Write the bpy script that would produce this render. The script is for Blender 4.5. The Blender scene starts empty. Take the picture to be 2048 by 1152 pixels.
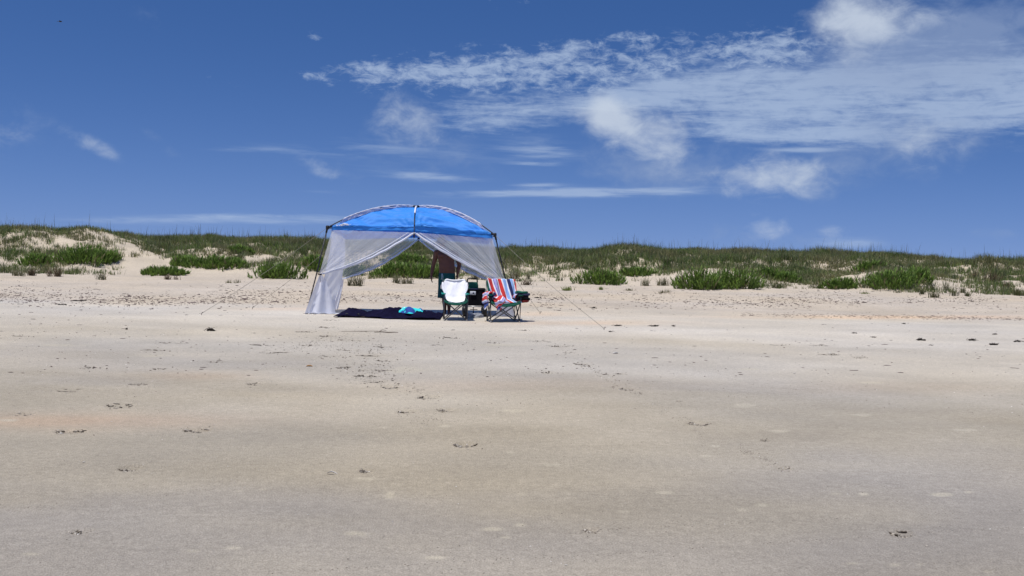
import bpy, math, random
import numpy as np
from mathutils import Vector, Matrix
random.seed(7); RNG = np.random.default_rng(11)
SC = bpy.context.scene; COL = SC.collection
pi = math.pi

# ------------------------------------------------------------------ camera
F = 2400.0; PITCH = math.atan(46/F); ROLL = math.radians(1.2)
EYE = np.array([0, 0, 1.65])
_f = np.array([0, math.cos(PITCH), -math.sin(PITCH)])
_r0 = np.array([1., 0, 0]); _u0 = np.array([0, math.sin(PITCH), math.cos(PITCH)])
_r = math.cos(ROLL)*_r0 + math.sin(ROLL)*_u0
_u = -math.sin(ROLL)*_r0 + math.cos(ROLL)*_u0
def ray(px, py): return _f + _r*((px-1024)/F) - _u*((py-576)/F)
def at(px, py, d):
    """point at distance d (metres along y) seen at a photo pixel"""
    r = ray(px, py); return EYE + r*(d/r[1])
def pix(x, y, z):
    v = np.stack([x-EYE[0], y-EYE[1], z-EYE[2]], -1)
    zf = v@_f
    return 1024+F*(v@_r)/zf, 576-F*(v@_u)/zf

cam = bpy.data.cameras.new('camera'); co = bpy.data.objects.new('camera', cam); COL.objects.link(co)
m = Matrix(((_r[0], _u[0], -_f[0], EYE[0]), (_r[1], _u[1], -_f[1], EYE[1]), (_r[2], _u[2], -_f[2], EYE[2]), (0, 0, 0, 1)))
co.matrix_world = m
cam.sensor_width = 36; cam.lens = 36*F/2048; cam.clip_end = 3000; cam.clip_start = .1
SC.camera = co

# ------------------------------------------------------------------ noise
def _h(ix, iy, s):
    n = (ix.astype(np.int64)*374761393 + iy.astype(np.int64)*668265263 + s*69069) & 0x7fffffff
    n = ((n ^ (n >> 13))*1274126177) & 0x7fffffff
    return ((n ^ (n >> 16)) & 0xffff)/65535.0
def vn(x, y, s=0):
    x = np.asarray(x, float); y = np.asarray(y, float)
    ix = np.floor(x); iy = np.floor(y); fx = x-ix; fy = y-iy
    fx = fx*fx*(3-2*fx); fy = fy*fy*(3-2*fy)
    a = _h(ix, iy, s); b = _h(ix+1, iy, s); c = _h(ix, iy+1, s); d = _h(ix+1, iy+1, s)
    return (a*(1-fx)+b*fx)*(1-fy)+(c*(1-fx)+d*fx)*fy
def fbm(x, y, s=0, o=4):
    r = 0; a = .5; t = 0
    for k in range(o):
        r = r+a*vn(x*2**k+17.3*k, y*2**k-9.1*k, s+k); t += a; a *= .5
    return r/t
def _h1(ix, iy, s):
    n = (ix*374761393+iy*668265263+s*69069) & 0x7fffffff
    n = ((n ^ (n >> 13))*1274126177) & 0x7fffffff
    return ((n ^ (n >> 16)) & 0xffff)/65535.0
def v1(x, y, s=0):
    ix = math.floor(x); iy = math.floor(y); fx = x-ix; fy = y-iy; fx = fx*fx*(3-2*fx); fy = fy*fy*(3-2*fy)
    return (_h1(ix, iy, s)*(1-fx)+_h1(ix+1, iy, s)*fx)*(1-fy)+(_h1(ix, iy+1, s)*(1-fx)+_h1(ix+1, iy+1, s)*fx)*fy
def fb(x, y, s=0, o=4):
    r = 0; a = .5; t = 0
    for k in range(o): r += a*v1(x*2**k+17.3*k, y*2**k-9.1*k, s+k); t += a; a *= .5
    return r/t
def sst(a, b, x):
    t = np.clip((np.asarray(x, float)-a)/(b-a), 0, 1); return t*t*(3-2*t)

# ------------------------------------------------------------------ terrain height
PRINTS = []   # (x, y, rot, length, width, depth)
def toe_d(p): return np.interp(p, [-1500, 0, 200, 330, 560, 830, 1200, 1400, 1500, 1650, 1800, 1900, 2048, 3500], [44, 46, 46.5, 51, 49, 49.5, 49.5, 48, 47, 47.5, 45.5, 45, 44, 42])
CREST_P = [-1500, 0, 150, 300, 420, 560, 700, 880, 1000, 1080, 1160, 1240, 1350, 1420, 1530, 1620, 1740, 1850, 1950, 2048, 3500]
CREST_H = [2.9, 2.78, 2.72, 2.55, 2.66, 2.66, 2.42, 2.42, 2.3, 2.36, 2.2, 2.45, 2.28, 2.38, 2.5, 2.32, 2.43, 2.08, 2.1, 2.08, 1.9]
BUMPS = [(165, 497, 55, 5.5, 3.2, .50), (60, 500, 56, 4, 3, .2), (560, 540, 51.5, 1.6, 1.6, .35), (1400, 545, 50.5, 2.4, 2.0, .42),
         (1470, 540, 51, 2.0, 1.8, .25), (1790, 555, 48.5, 2.4, 1.8, .38), (1205, 545, 51, 2.0, 1.6, .25), (370, 545, 51, 3, 1.4, .28),
         (830, 540, 52, 3, 1.5, .25), (1900, 545, 51, 3.2, 2.4, .35), (450, 525, 55, 3, 2, .25)]
def hgt(x, y):
    x = np.asarray(x, float); y = np.asarray(y, float)
    ys = np.maximum(y, 1.0)
    p = 1024+F*np.clip(x/ys, -2, 2)
    toe = toe_d(p)+1.2*(vn(x/3.1, y*0, 5)-.5)
    base = .019*np.minimum(y, toe)
    crest = np.interp(p, CREST_P, CREST_H)
    t = np.clip((y-toe)/(66-toe), 0, 1)
    s = .55*sst(0, .55, t)+.45*sst(.35, 1, t)
    z = base+(crest-base)*s
    hum = (fbm(x/3.2, y/2.6, 21, 4)-.5)*1.25*sst(.05, .35, t)*(1-.6*sst(.75, 1, t))+(fbm(x/1.1, y/1.0, 23, 3)-.5)*.28*sst(.05, .3, t)
    z = z+hum
    for (bx, by, bd, rx, ry, h) in BUMPS:
        cx = (bx-1024)/F*bd
        z = z+h*np.exp(-((x-cx)/rx)**2-((y-bd)/ry)**2)
    z = z+(fbm(x/3.5, y/3.5, 29, 3)-.5)*.5*sst(.6, .9, t)
    z = z-.03*np.clip(y-69, 0, 60)
    # the flat beach: long low swells, soft undulation
    fl = 1-sst(0, .2, t)
    z = z+fl*((fbm(x/5, y/2.2, 3, 3)-.5)*.06+(fbm(x/.7, y/.5, 9, 3)-.5)*.012)
    # trampled dry strip between wrack line and dune
    z = z+fl*sst(29, 33, y)*(fbm(x/.32, y/.3, 31, 2)-.5)*.07
    return z
GD = np.geomspace(3.0, 66.0, 210)
def ground(px, py):
    """where a pixel's ray meets the sand"""
    r = ray(px, py); d = GD; P = EYE[:, None]+r[:, None]*(d/r[1])
    g = P[2]-hgt(P[0], P[1]); k = np.where(g <= 0)[0]
    k = k[0] if len(k) else len(d)-1
    k = max(k, 1); f = g[k-1]/max(g[k-1]-g[k], 1e-6)
    dd = d[k-1]+(d[k]-d[k-1])*min(f, 1); q = at(px, py, dd); q[2] = float(hgt(q[0], q[1])); return q

# ------------------------------------------------------------------ materials
def nmat(name):
    m = bpy.data.materials.new(name); m.use_nodes = True
    nt = m.node_tree; nt.nodes.clear(); return m, nt, nt.nodes.new('ShaderNodeOutputMaterial')
def link(nt, a, b): nt.links.new(a, b)
def pmat(name, col, rough=.8, var=.12, scale=8, metal=0, bump=0, bscale=60, translu=0, alpha=1, spec=.3, emit=None):
    m, nt, out = nmat(name); N = nt.nodes
    b = N.new('ShaderNodeBsdfPrincipled'); b.inputs['Roughness'].default_value = rough
    b.inputs['Metallic'].default_value = metal; b.inputs['Specular IOR Level'].default_value = spec
    tc = N.new('ShaderNodeTexCoord')
    no = N.new('ShaderNodeTexNoise'); no.inputs['Scale'].default_value = scale; no.inputs['Detail'].default_value = 4
    link(nt, tc.outputs['Object'], no.inputs['Vector'])
    mr = N.new('ShaderNodeMapRange'); mr.inputs[1].default_value = .3; mr.inputs[2].default_value = .7
    mr.inputs[3].default_value = 1-var; mr.inputs[4].default_value = 1+var
    link(nt, no.outputs[0], mr.inputs[0])
    mx = N.new('ShaderNodeVectorMath'); mx.operation = 'SCALE'; mx.inputs[0].default_value = col[:3]
    link(nt, mr.outputs[0], mx.inputs['Scale']); link(nt, mx.outputs[0], b.inputs['Base Color'])
    if bump:
        n2 = N.new('ShaderNodeTexNoise'); n2.inputs['Scale'].default_value = bscale; n2.inputs['Detail'].default_value = 3
        link(nt, tc.outputs['Object'], n2.inputs['Vector'])
        bp = N.new('ShaderNodeBump'); bp.inputs['Strength'].default_value = bump; bp.inputs['Distance'].default_value = .01
        link(nt, n2.outputs[0], bp.inputs['Height']); link(nt, bp.outputs[0], b.inputs['Normal'])
    sh = b.outputs[0]
    if translu:
        t = N.new('ShaderNodeBsdfTranslucent'); link(nt, mx.outputs[0], t.inputs['Color'])
        ms = N.new('ShaderNodeMixShader'); ms.inputs[0].default_value = translu
        link(nt, sh, ms.inputs[1]); link(nt, t.outputs[0], ms.inputs[2]); sh = ms.outputs[0]
    if alpha < 1:
        t = N.new('ShaderNodeBsdfTransparent')
        ms = N.new('ShaderNodeMixShader'); ms.inputs[0].default_value = alpha
        link(nt, t.outputs[0], ms.inputs[1]); link(nt, sh, ms.inputs[2]); sh = ms.outputs[0]
    link(nt, sh, out.inputs[0]); return m

def leafmat(name, translu=.35):
    m, nt, out = nmat(name); N = nt.nodes
    a = N.new('ShaderNodeAttribute'); a.attribute_name = 'tint'
    b = N.new('ShaderNodeBsdfPrincipled'); b.inputs['Roughness'].default_value = .6; b.inputs['Specular IOR Level'].default_value = .25
    link(nt, a.outputs['Color'], b.inputs['Base Color'])
    t = N.new('ShaderNodeBsdfTranslucent'); link(nt, a.outputs['Color'], t.inputs['Color'])
    ms = N.new('ShaderNodeMixShader'); ms.inputs[0].default_value = translu
    link(nt, b.outputs[0], ms.inputs[1]); link(nt, t.outputs[0], ms.inputs[2]); link(nt, ms.outputs[0], out.inputs[0]); return m

def sandmat():
    m, nt, out = nmat('sand'); N = nt.nodes
    b = N.new('ShaderNodeBsdfPrincipled'); b.inputs['Roughness'].default_value = .92; b.inputs['Specular IOR Level'].default_value = .15
    tc = N.new('ShaderNodeTexCoord')
    a = N.new('ShaderNodeAttribute'); a.attribute_name = 'tint'
    def noise(sc, det=3, vec=None):
        n = N.new('ShaderNodeTexNoise'); n.inputs['Scale'].default_value = sc; n.inputs['Detail'].default_value = det
        link(nt, vec or tc.outputs['Object'], n.inputs['Vector']); return n.outputs[0]
    def rng(s, lo, hi, a0=.3, a1=.7):
        r = N.new('ShaderNodeMapRange'); r.inputs[1].default_value = a0; r.inputs[2].default_value = a1
        r.inputs[3].default_value = lo; r.inputs[4].default_value = hi; link(nt, s, r.inputs[0]); return r.outputs[0]
    def mul(p, q):
        r = N.new('ShaderNodeMath'); r.operation = 'MULTIPLY'; link(nt, p, r.inputs[0]); link(nt, q, r.inputs[1]); return r.outputs[0]
    g = rng(noise(95, 3), .76, 1.24); g2 = rng(noise(17, 4), .91, 1.09); g3 = rng(noise(500, 1), .84, 1.16)
    k = mul(mul(g, g2), g3)
    # rare dark grains and shell flecks
    vo = N.new('ShaderNodeTexVoronoi'); vo.inputs['Scale'].default_value = 22; link(nt, tc.outputs['Object'], vo.inputs['Vector'])
    fl = rng(vo.outputs['Distance'], .62, 1.0, .03, .09)
    gate = rng(noise(3.1, 2), 0, 1, .52, .6)
    mxf = N.new('ShaderNodeMix'); mxf.data_type = 'FLOAT'; mxf.inputs[2].default_value = 1.0
    link(nt, gate, mxf.inputs[0]); link(nt, fl, mxf.inputs[3])
    k = mul(k, mxf.outputs[0])
    s = N.new('ShaderNodeVectorMath'); s.operation = 'SCALE'
    link(nt, a.outputs['Color'], s.inputs[0]); link(nt, k, s.inputs['Scale'])
    link(nt, s.outputs[0], b.inputs['Base Color'])
    mp = N.new('ShaderNodeMapping'); mp.inputs['Rotation'].default_value = (0, 0, .9); mp.inputs['Scale'].default_value = (1, .35, 1)
    link(nt, tc.outputs['Object'], mp.inputs['Vector'])
    h = N.new('ShaderNodeMath'); h.operation = 'MULTIPLY_ADD'
    h.inputs[1].default_value = .7
    link(nt, noise(34, 4, mp.outputs[0]), h.inputs[0]); link(nt, noise(160, 2), h.inputs[2])
    bp = N.new('ShaderNodeBump'); bp.inputs['Strength'].default_value = .8; bp.inputs['Distance'].default_value = .014
    link(nt, h.outputs[0], bp.inputs['Height']); link(nt, bp.outputs[0], b.inputs['Normal'])
    link(nt, b.outputs[0], out.inputs[0]); return m

M = dict(
    sand=sandmat(), leaf=leafmat('leaf'),
    blue=pmat('blue_nylon', (.048, .285, .80), .6, .06, 3, translu=.22, spec=.3),
    sleeve=pmat('grey_lilac_nylon', (.62, .62, .74), .5, .1, 12, translu=.3),
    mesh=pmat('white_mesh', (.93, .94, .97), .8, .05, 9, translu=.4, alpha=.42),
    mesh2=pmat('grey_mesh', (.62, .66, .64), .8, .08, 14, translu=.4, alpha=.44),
    wall=pmat('white_polyester', (.90, .91, .95), .8, .05, 9, translu=.35, alpha=.90),
    hem=pmat('white_hem', (.85, .87, .93), .75, .05, 14, translu=.25),
    pole=pmat('dark_metal', (.025, .025, .03), .4, .1, 20, metal=.3),
    joint=pmat('black_plastic', (.015, .015, .017), .45, .1, 20),
    rope=pmat('guy_cord', (.22, .20, .16), .8, .2, 30),
    white=pmat('white_cotton', (.84, .84, .86), .95, .05, 20, bump=.6, bscale=90),
    logo=pmat('white_print', (.9, .9, .9), .6, .02),
    green=pmat('dark_green_canvas', (.008, .11, .072), .7, .15, 25),
    teal=pmat('teal_fabric', (.01, .30, .25), .6, .1, 25),
    steel=pmat('grey_steel', (.10, .10, .105), .35, .15, 18, metal=.6),
    foot=pmat('pale_plastic', (.55, .55, .55), .6, .1, 18),
    black=pmat('black_fabric', (.009, .009, .011), .9, .25, 25, spec=.08),
    navy=pmat('navy_fabric', (.018, .02, .06), .8, .3, 6),
    purple=pmat('indigo_blanket_shade', (.008, .007, .024), .95, .3, 4, bump=.5, bscale=30, spec=.03),  # blanket colour taken near black to paint in the tent's shade
    silver=pmat('silver_bar', (.45, .46, .47), .35, .1, 20, metal=.7),
    label=pmat('pale_label', (.55, .58, .62), .6, .08, 30),
    skin=pmat('tanned_skin', (.165, .068, .042), .55, .14, 9, bump=.15, bscale=40),
    shorts=pmat('teal_shorts', (.006, .085, .085), .75, .15, 12),
    hat=pmat('grey_hat', (.15, .145, .14), .9, .1, 20),
    hair=pmat('dark_hair', (.05, .035, .03), .8, .2, 60),
    lip=pmat('brown_lip', (.11, .035, .03), .6, .1),
    eye=pmat('dark_eye', (.02, .015, .012), .3, .1),
    sole=pmat('rubber_sole', (.03, .022, .02), .8, .2, 30),
    shoe=pmat('grey_sneaker', (.30, .31, .34), .8, .15, 30),
    shoew=pmat('white_rubber', (.6, .6, .6), .7, .1, 30),
    weed=pmat('dry_seaweed', (.022, .016, .012), .9, .4, 20),
    debris=pmat('brown_debris', (.10, .070, .065), .95, .6, 3),
    clod=pmat('damp_sand_clod', (.17, .145, .105), .95, .25, 12, bump=.4, bscale=200),
    wood=pmat('weathered_wood', (.12, .095, .07), .9, .3, 30),
    shell=pmat('orange_shell', (.62, .30, .07), .5, .2, 40),
    shellw=pmat('white_shell', (.8, .78, .72), .5, .1, 40),
    feather=pmat('grey_feather', (.12, .11, .10), .8, .3, 40),
    cord=pmat('pale_cord', (.55, .65, .70), .8, .1),
)

M['crumb'] = leafmat('damp_crumb_and_shade', 0)
# ------------------------------------------------------------------ mesh helpers
def mkmesh(name, V, Fc, mat=None, smooth=True):
    me = bpy.data.meshes.new(name); me.from_pydata([tuple(map(float, v)) for v in V], [], [tuple(f) for f in Fc]); me.update()
    if mat: me.materials.append(mat)
    if smooth: me.polygons.foreach_set('use_smooth', [True]*len(me.polygons))
    return me
def fastmesh(name, V, Q, T, mat, smooth=True):
    """numpy vertices, quads and triangles"""
    me = bpy.data.meshes.new(name); V = np.asarray(V, np.float32)
    nq = 0 if Q is None else len(Q); nt_ = 0 if T is None else len(T)
    idx = np.concatenate([np.asarray(Q, np.int32).ravel() if nq else np.zeros(0, np.int32), np.asarray(T, np.int32).ravel() if nt_ else np.zeros(0, np.int32)])
    st = np.concatenate([np.arange(nq)*4, nq*4+np.arange(nt_)*3]).astype(np.int32)
    me.vertices.add(len(V)); me.vertices.foreach_set('co', V.ravel())
    me.loops.add(len(idx)); me.loops.foreach_set('vertex_index', idx)
    me.polygons.add(nq+nt_); me.polygons.foreach_set('loop_start', st)
    me.update(calc_edges=True); me.validate()
    if smooth: me.polygons.foreach_set('use_smooth', np.ones(len(me.polygons), bool))
    if mat: me.materials.append(mat)
    return me
def tint(me, C):
    a = me.attributes.new('tint', 'FLOAT_COLOR', 'POINT')
    C = np.asarray(C, np.float32); A = np.ones((len(C), 4), np.float32); A[:, :3] = C; a.data.foreach_set('color', A.ravel())
def ob(name, me, parent=None, label=None, cat=None, group=None, kind=None):
    o = bpy.data.objects.new(name, me); COL.objects.link(o)
    if parent: o.parent = parent
    if label: o['label'] = label
    if cat: o['category'] = cat
    if group: o['group'] = group
    if kind: o['kind'] = kind
    return o
def root(name, loc, label, cat, group=None, rz=0):
    o = ob(name, None, None, label, cat, group); o.location = tuple(loc); o.rotation_euler = (0, 0, rz); o.empty_display_size = .1
    return o
class MB:
    def __init__(s): s.V = []; s.F = []
    def add(s, V, Fc):
        n = len(s.V); s.V += [tuple(v) for v in V]; s.F += [tuple(i+n for i in f) for f in Fc]; return s
    def tube(s, pts, r, n=8, cap=True):
        pts = [Vector(p) for p in pts]; rr = r if hasattr(r, '__len__') else [r]*len(pts)
        V = []; Fc = []; up = None
        for i, p in enumerate(pts):
            t = (pts[min(i+1, len(pts)-1)]-pts[max(i-1, 0)])
            if t.length < 1e-9: t = Vector((0, 0, 1))
            t.normalize()
            if up is None:
                up = Vector((0, 0, 1)) if abs(t.z) < .9 else Vector((0, 1, 0))
            a = t.cross(up).normalized(); up = a.cross(t).normalized()
            for k in range(n):
                an = 2*pi*k/n; V.append(p+(a*math.cos(an)+up*math.sin(an))*rr[i])
        for i in range(len(pts)-1):
            for k in range(n): Fc.append((i*n+k, i*n+(k+1) % n, (i+1)*n+(k+1) % n, (i+1)*n+k))
        if cap: Fc.append(tuple(range(n))[::-1]); Fc.append(tuple((len(pts)-1)*n+k for k in range(n)))
        return s.add(V, Fc)
    def box(s, c, d, bev=.0, rot=None):
        x, y, z = d[0]/2, d[1]/2, d[2]/2; b = min(bev, x*.9, y*.9, z*.9)
        V = []
        if b <= 0:
            V = [(sx*x, sy*y, sz*z) for sz in (-1, 1) for sy in (-1, 1) for sx in (-1, 1)]
            Fc = [(0, 2, 3, 1), (4, 5, 7, 6), (0, 1, 5, 4), (2, 6, 7, 3), (0, 4, 6, 2), (1, 3, 7, 5)]
        else:
            rings = [(-z, b), (-z+b, 0), (z-b, 0), (z, b)]; Fc = []
            for (zz, ins) in rings:
                X = x-ins; Y = y-ins; k = b
                V += [(X-k, -Y, zz), (X, -Y+k, zz), (X, Y-k, zz), (X-k, Y, zz), (-X+k, Y, zz), (-X, Y-k, zz), (-X, -Y+k, zz), (-X+k, -Y, zz)]
            for i in range(3):
                for k in range(8): Fc.append((i*8+k, i*8+(k+1) % 8, (i+1)*8+(k+1) % 8, (i+1)*8+k))
            Fc += [tuple(range(8))[::-1], tuple(24+k for k in range(8))]
        if rot is not None: V = [rot @ Vector(v) for v in V]
        V = [(v[0]+c[0], v[1]+c[1], v[2]+c[2]) for v in V]
        return s.add(V, Fc)
    def ell(s, c, r, n=14, m=9, rot=None):
        V = []; Fc = []
        for i in range(m+1):
            th = pi*i/m
            for k in range(n):
                ph = 2*pi*k/n; v = Vector((r[0]*math.sin(th)*math.cos(ph), r[1]*math.sin(th)*math.sin(ph), r[2]*math.cos(th)))
                if rot is not None: v = rot @ v
                V.append((v[0]+c[0], v[1]+c[1], v[2]+c[2]))
        for i in range(m):
            for k in range(n): Fc.append((i*n+k, (i+1)*n+k, (i+1)*n+(k+1) % n, i*n+(k+1) % n))
        return s.add(V, Fc)
    def loft(s, rings, n=20):
        """rings: (centre, rx, ry) horizontal-ish ellipses; optional 4th = rotation matrix"""
        V = []; Fc = []
        for R in rings:
            c, rx, ry = R[:3]; rot = R[3] if len(R) > 3 else None
            for k in range(n):
                a = 2*pi*k/n; v = Vector((rx*math.cos(a), ry*math.sin(a), 0))
                if rot is not None: v = rot @ v
                V.append((c[0]+v[0], c[1]+v[1], c[2]+v[2]))
        for i in range(len(rings)-1):
            for k in range(n): Fc.append((i*n+k, i*n+(k+1) % n, (i+1)*n+(k+1) % n, (i+1)*n+k))
        Fc.append(tuple(range(n))[::-1]); Fc.append(tuple((len(rings)-1)*n+k for k in range(n)))
        return s.add(V, Fc)
    def build(s, name, mat, parent=None, smooth=True, **k): return ob(name, mkmesh(name, s.V, s.F, mat, smooth), parent, **k)
def grid(fn, nu, nv):
    V = [fn(i/nu, j/nv) for j in range(nv+1) for i in range(nu+1)]
    Fc = [(j*(nu+1)+i, j*(nu+1)+i+1, (j+1)*(nu+1)+i+1, (j+1)*(nu+1)+i) for j in range(nv) for i in range(nu)]
    return V, Fc
def bake(o):
    dg = bpy.context.evaluated_depsgraph_get(); me = bpy.data.meshes.new_from_object(o.evaluated_get(dg))
    old = o.data; o.modifiers.clear(); o.data = me; me.name = old.name; return o
def thicken(o, t):
    md = o.modifiers.new('s', 'SOLIDIFY'); md.thickness = t; md.offset = 0; return bake(o)
def fuse(o, voxel, smooth=3):
    md = o.modifiers.new('r', 'REMESH'); md.mode = 'VOXEL'; md.voxel_size = voxel; md.use_smooth_shade = True
    s = o.modifiers.new('s', 'SMOOTH'); s.factor = .5; s.iterations = smooth
    mat = o.data.materials[0]; bake(o)
    o.data.materials.clear(); o.data.materials.append(mat)
    o.data.polygons.foreach_set('use_smooth', [True]*len(o.data.polygons)); return o

# ------------------------------------------------------------------ footprints and the sand sheet
MARKS = [(142, 863, 60, 1), (397, 861, 50, 1), (262, 938, 42, 1), (163, 1063, 36, .6), (813, 824, 36, 1), (895, 821, 40, 1), (932, 890, 42, 1), (857, 795, 44, 1),
         (750, 763, 46, .8), (745, 740, 50, .9), (768, 693, 38, 1), (745, 711, 60, 1), (700, 700, 50, .8), (775, 722, 44, .8), (735, 752, 50, .9), (690, 735, 36, .6), (780, 775, 30, .7), (660, 655, 50, .8), (1050, 660, 30, .5), (1095, 745, 26, .6), (512, 768, 36, .8), (240, 811, 54, .6), (1258, 779, 36, 1), (1395, 847, 42, 1),
         (1532, 881, 16, .8), (1568, 937, 26, .9), (1183, 1060, 32, .8), (1802, 1068, 46, .9), (733, 942, 24, .6), (1358, 803, 12, 1), (610, 663, 50, .7), (655, 672, 40, .6),
         (700, 680, 44, .7), (620, 690, 50, .7), (1165, 728, 34, .7), (1240, 747, 22, .6), (1640, 690, 50, .5), (1660, 708, 60, .5), (280, 768, 40, .5), (185, 735, 40, .5), (320, 738, 30, .5),
         (665, 712, 40, .5), (660, 640, 30, .4), (140, 780, 50, .35), (45, 828, 40, .4), (1120, 692, 46, .5), (1140, 705, 30, .5), (1075, 682, 40, .4), (910, 675, 44, .5), (435, 723, 40, .4),
         (530, 690, 60, .4), (345, 685, 70, .4), (60, 672, 60, .4), (1560, 690, 40, .4), (1720, 715, 30, .4), (550, 705, 70, .5), (310, 700, 50, .4), (990, 685, 30, .4), (880, 690, 30, .4)]
for (px, py, w, s) in MARKS:
    g = ground(px, py); L = w/F*g[1]
    PRINTS.append((g[0], g[1], random.uniform(-.4, .4), L, min(.30, 1.5*L)*random.uniform(.85, 1.1), s, py))

def build_sand():
    du = .0015
    uf = np.arange(-.47, .47+du/2, du); ex = .47*np.exp(np.linspace(0, 2.9, 34))[1:]
    u = np.concatenate([-ex[::-1], uf, ex])
    ys = [-5.5]
    while ys[-1] < 320:
        y = ys[-1]; f = .0021 if 3.8 < y < 18 else (.0034 if 3.5 < y < 75 else .03)
        ys.append(y+f*(y+6))
    ys = np.array(ys); X = u[None, :]*(ys[:, None]+6); Y = np.repeat(ys[:, None], len(u), 1)
    Z = hgt(X, Y)
    PX, PY = pix(X, np.maximum(Y, .5), Z)
    # tones: dry / damp / grey / rust, all real differences of the sand
    n1 = fbm(X/2.9+4+Y*.12, Y/2.3, 41, 5); n2 = fbm(X/1.3-Y*.1, Y/1.1+7, 51, 5); n3 = fbm(X/5, Y/3.6, 61, 4); n4 = fbm(X/.5, Y/.3, 66, 3)
    side = np.clip(X/np.maximum(Y, 1)/.43, -1, 1)
    edge = 21.3-1.9*side+2.2*(n1-.5)
    damp = (1-sst(edge-.4, edge+1.2, Y))*.40
    damp2 = 1-sst(9.2, 17.5-.8*side, Y+(n1-.5)*5+(n2-.5)*2.2)
    d = np.clip(damp+damp2*.66, 0, 1)
    dry = np.array([.545, .505, .455]); drydark = np.array([.50, .44, .375]); wet = np.array([.375, .333, .270]); grey = np.array([.315, .290, .268])
    rust = np.array([.41, .315, .235])
    dd = sst(27, 31, Y+(n1-.5)*4)*(1-sst(52, 55, Y))
    C = dry[None, None]*(1-dd[..., None])+drydark[None, None]*dd[..., None]
    C = C*(1-d[..., None])+wet*d[..., None]
    gm = (sst(.38, .58, n3+.12*(10-np.minimum(Y, 14))/6)*(1-sst(9, 13, Y)))[..., None]*.85; gm = np.clip(gm*.8+.24*(1-sst(5.8, 10.5, Y+(n2-.5)*5))[..., None], 0, .8)
    C = C*(1-gm)+grey*gm
    gm2 = (sst(.52, .68, fbm(X/4, Y/2.8, 77, 4))*sst(8, 12, Y)*(1-sst(19, 24, Y)))[..., None]*.38
    C = C*(1-gm2)+grey*1.2*gm2
    def ell(px, py, rx, ry, k=1):
        q = ((PX-px)/rx)**2+((PY-py)/ry)**2; return np.clip(np.exp(-q)*k, 0, 1)
    rm = ell(120, 843, 330, 17, .75)+ell(400, 752, 120, 9, .5)+ell(1830, 634, 300, 3.6, .9)+ell(1150, 646, 190, 5, .65)+ell(1080, 628, 60, 5, .5)+ell(580, 618, 110, 3, .5)+ell(1780, 775, 180, 12, .3)+ell(1050, 770, 260, 14, .28)
    rm = np.clip(rm*(.35+1.3*n2), 0, .9)[..., None]*np.clip((Y[..., None]-2)/2, 0, 1)
    C = C*(1-rm)+rust*rm*(1+.5*sst(18, 24, Y)[..., None])
    # pale dry films on the damp foreground
    pm = np.zeros_like(X)
    pale = [(1488, 812, 38, 7), (1025, 822, 30, 5), (1095, 746, 16, 4), (1755, 765, 45, 3), (720, 1066, 48, 8), (870, 1115, 28, 6), (1240, 1023, 36, 5), (1485, 1019, 22, 5), (1525, 1010, 18, 5),
            (1670, 989, 20, 5), (1728, 988, 16, 5), (1885, 989, 28, 5), (1937, 984, 16, 4), (60, 1108, 32, 6), (390, 1103, 34, 6), (465, 1096, 26, 6), (985, 1058, 28, 5), (1040, 1050, 16, 5),
            (1045, 988, 14, 6), (1790, 1130, 24, 6), (1842, 1128, 14, 5), (1975, 1143, 20, 5), (1705, 1127, 20, 4), (780, 990, 12, 9), (1020, 905, 18, 4), (475, 982, 24, 4),
            (525, 979, 16, 3), (733, 958, 40, 4), (890, 852, 14, 4), (770, 855, 12, 4), (1500, 738, 30, 3), (1720, 830, 30, 3), (1560, 862, 26, 4), (1410, 912, 20, 4), (1105, 930, 24, 4), (1430, 892, 12, 3),
            (1925, 860, 40, 4), (1330, 985, 30, 4), (20, 840, 30, 5), (300, 712, 60, 5), (140, 690, 70, 4), (1000, 690, 70, 4), (820, 740, 60, 9), (1010, 1075, 14, 3)]
    for (a, b_, c, e) in pale: pm = np.maximum(pm, ell(a, b_, c, e, 1.0))
    # soles leave paler films too
    n5 = fbm(X/.13, Y/.16, 67, 3); pm = np.where(Y > 3, sst(.44, .95, pm*(.0+1.1*n4+.9*n5)), 0)[..., None]*.62
    C = C*(1-pm)+np.array([.50, .455, .37])*pm
    # pale line streaks left by the last swash
    st = np.abs(np.sin((PY*.5+40*n1+.012*PX)*.12)); stm = (sst(.0, .05, st)*-1+1)*(Y < 9)*(Y > 3)
    C = C*(1+.06*stm[..., None])
    C = C*(1+.20*(n1[..., None]-.5))*(1+.14*(n2[..., None]-.5))
    # dune sand
    du_ = sst(48, 53, Y)[..., None]; C = C*(1-du_)+np.array([.52, .455, .37])*du_*(1+.12*(n2[..., None]-.5))
    # combed wind streaks and blotches
    ws = fbm(X/1.5+Y*.35, Y/.9-X*.25, 81, 5); C = C*(1+.16*(ws[..., None]-.5)*(Y[..., None] < 40))
    bl = fbm(X/.9, Y/.5, 85, 5); C = C*(1+.16*(bl[..., None]-.5))
    hue = (fbm(X/3, Y/2.6, 88, 3)[..., None]-.5)*(Y[..., None] < 46); C = C*(1+hue*np.array([.06, .0, -.14]))
    # pressed prints
    for (x, y, r, L, W, s, py) in PRINTS:
        ji = np.where((ys > y-.6) & (ys < y+.6))[0]
        if len(ji) == 0: continue
        sl = slice(ji[0], ji[-1]+1)
        dx = X[sl]-x; dy = Y[sl]-y; a = dx*math.cos(r)+dy*math.sin(r); b_ = -dx*math.sin(r)+dy*math.cos(r)
        q = (a/(L*.5))**2+(b_/(W*.5))**2; q = q*(.55+.9*fbm(X[sl]/.055, Y[sl]/.075, 19, 3))
        Z[sl] += s*(-.020*np.exp(-q**3)+.009*np.exp(-((np.sqrt(q)-1.2)/.16)**2))
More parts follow.
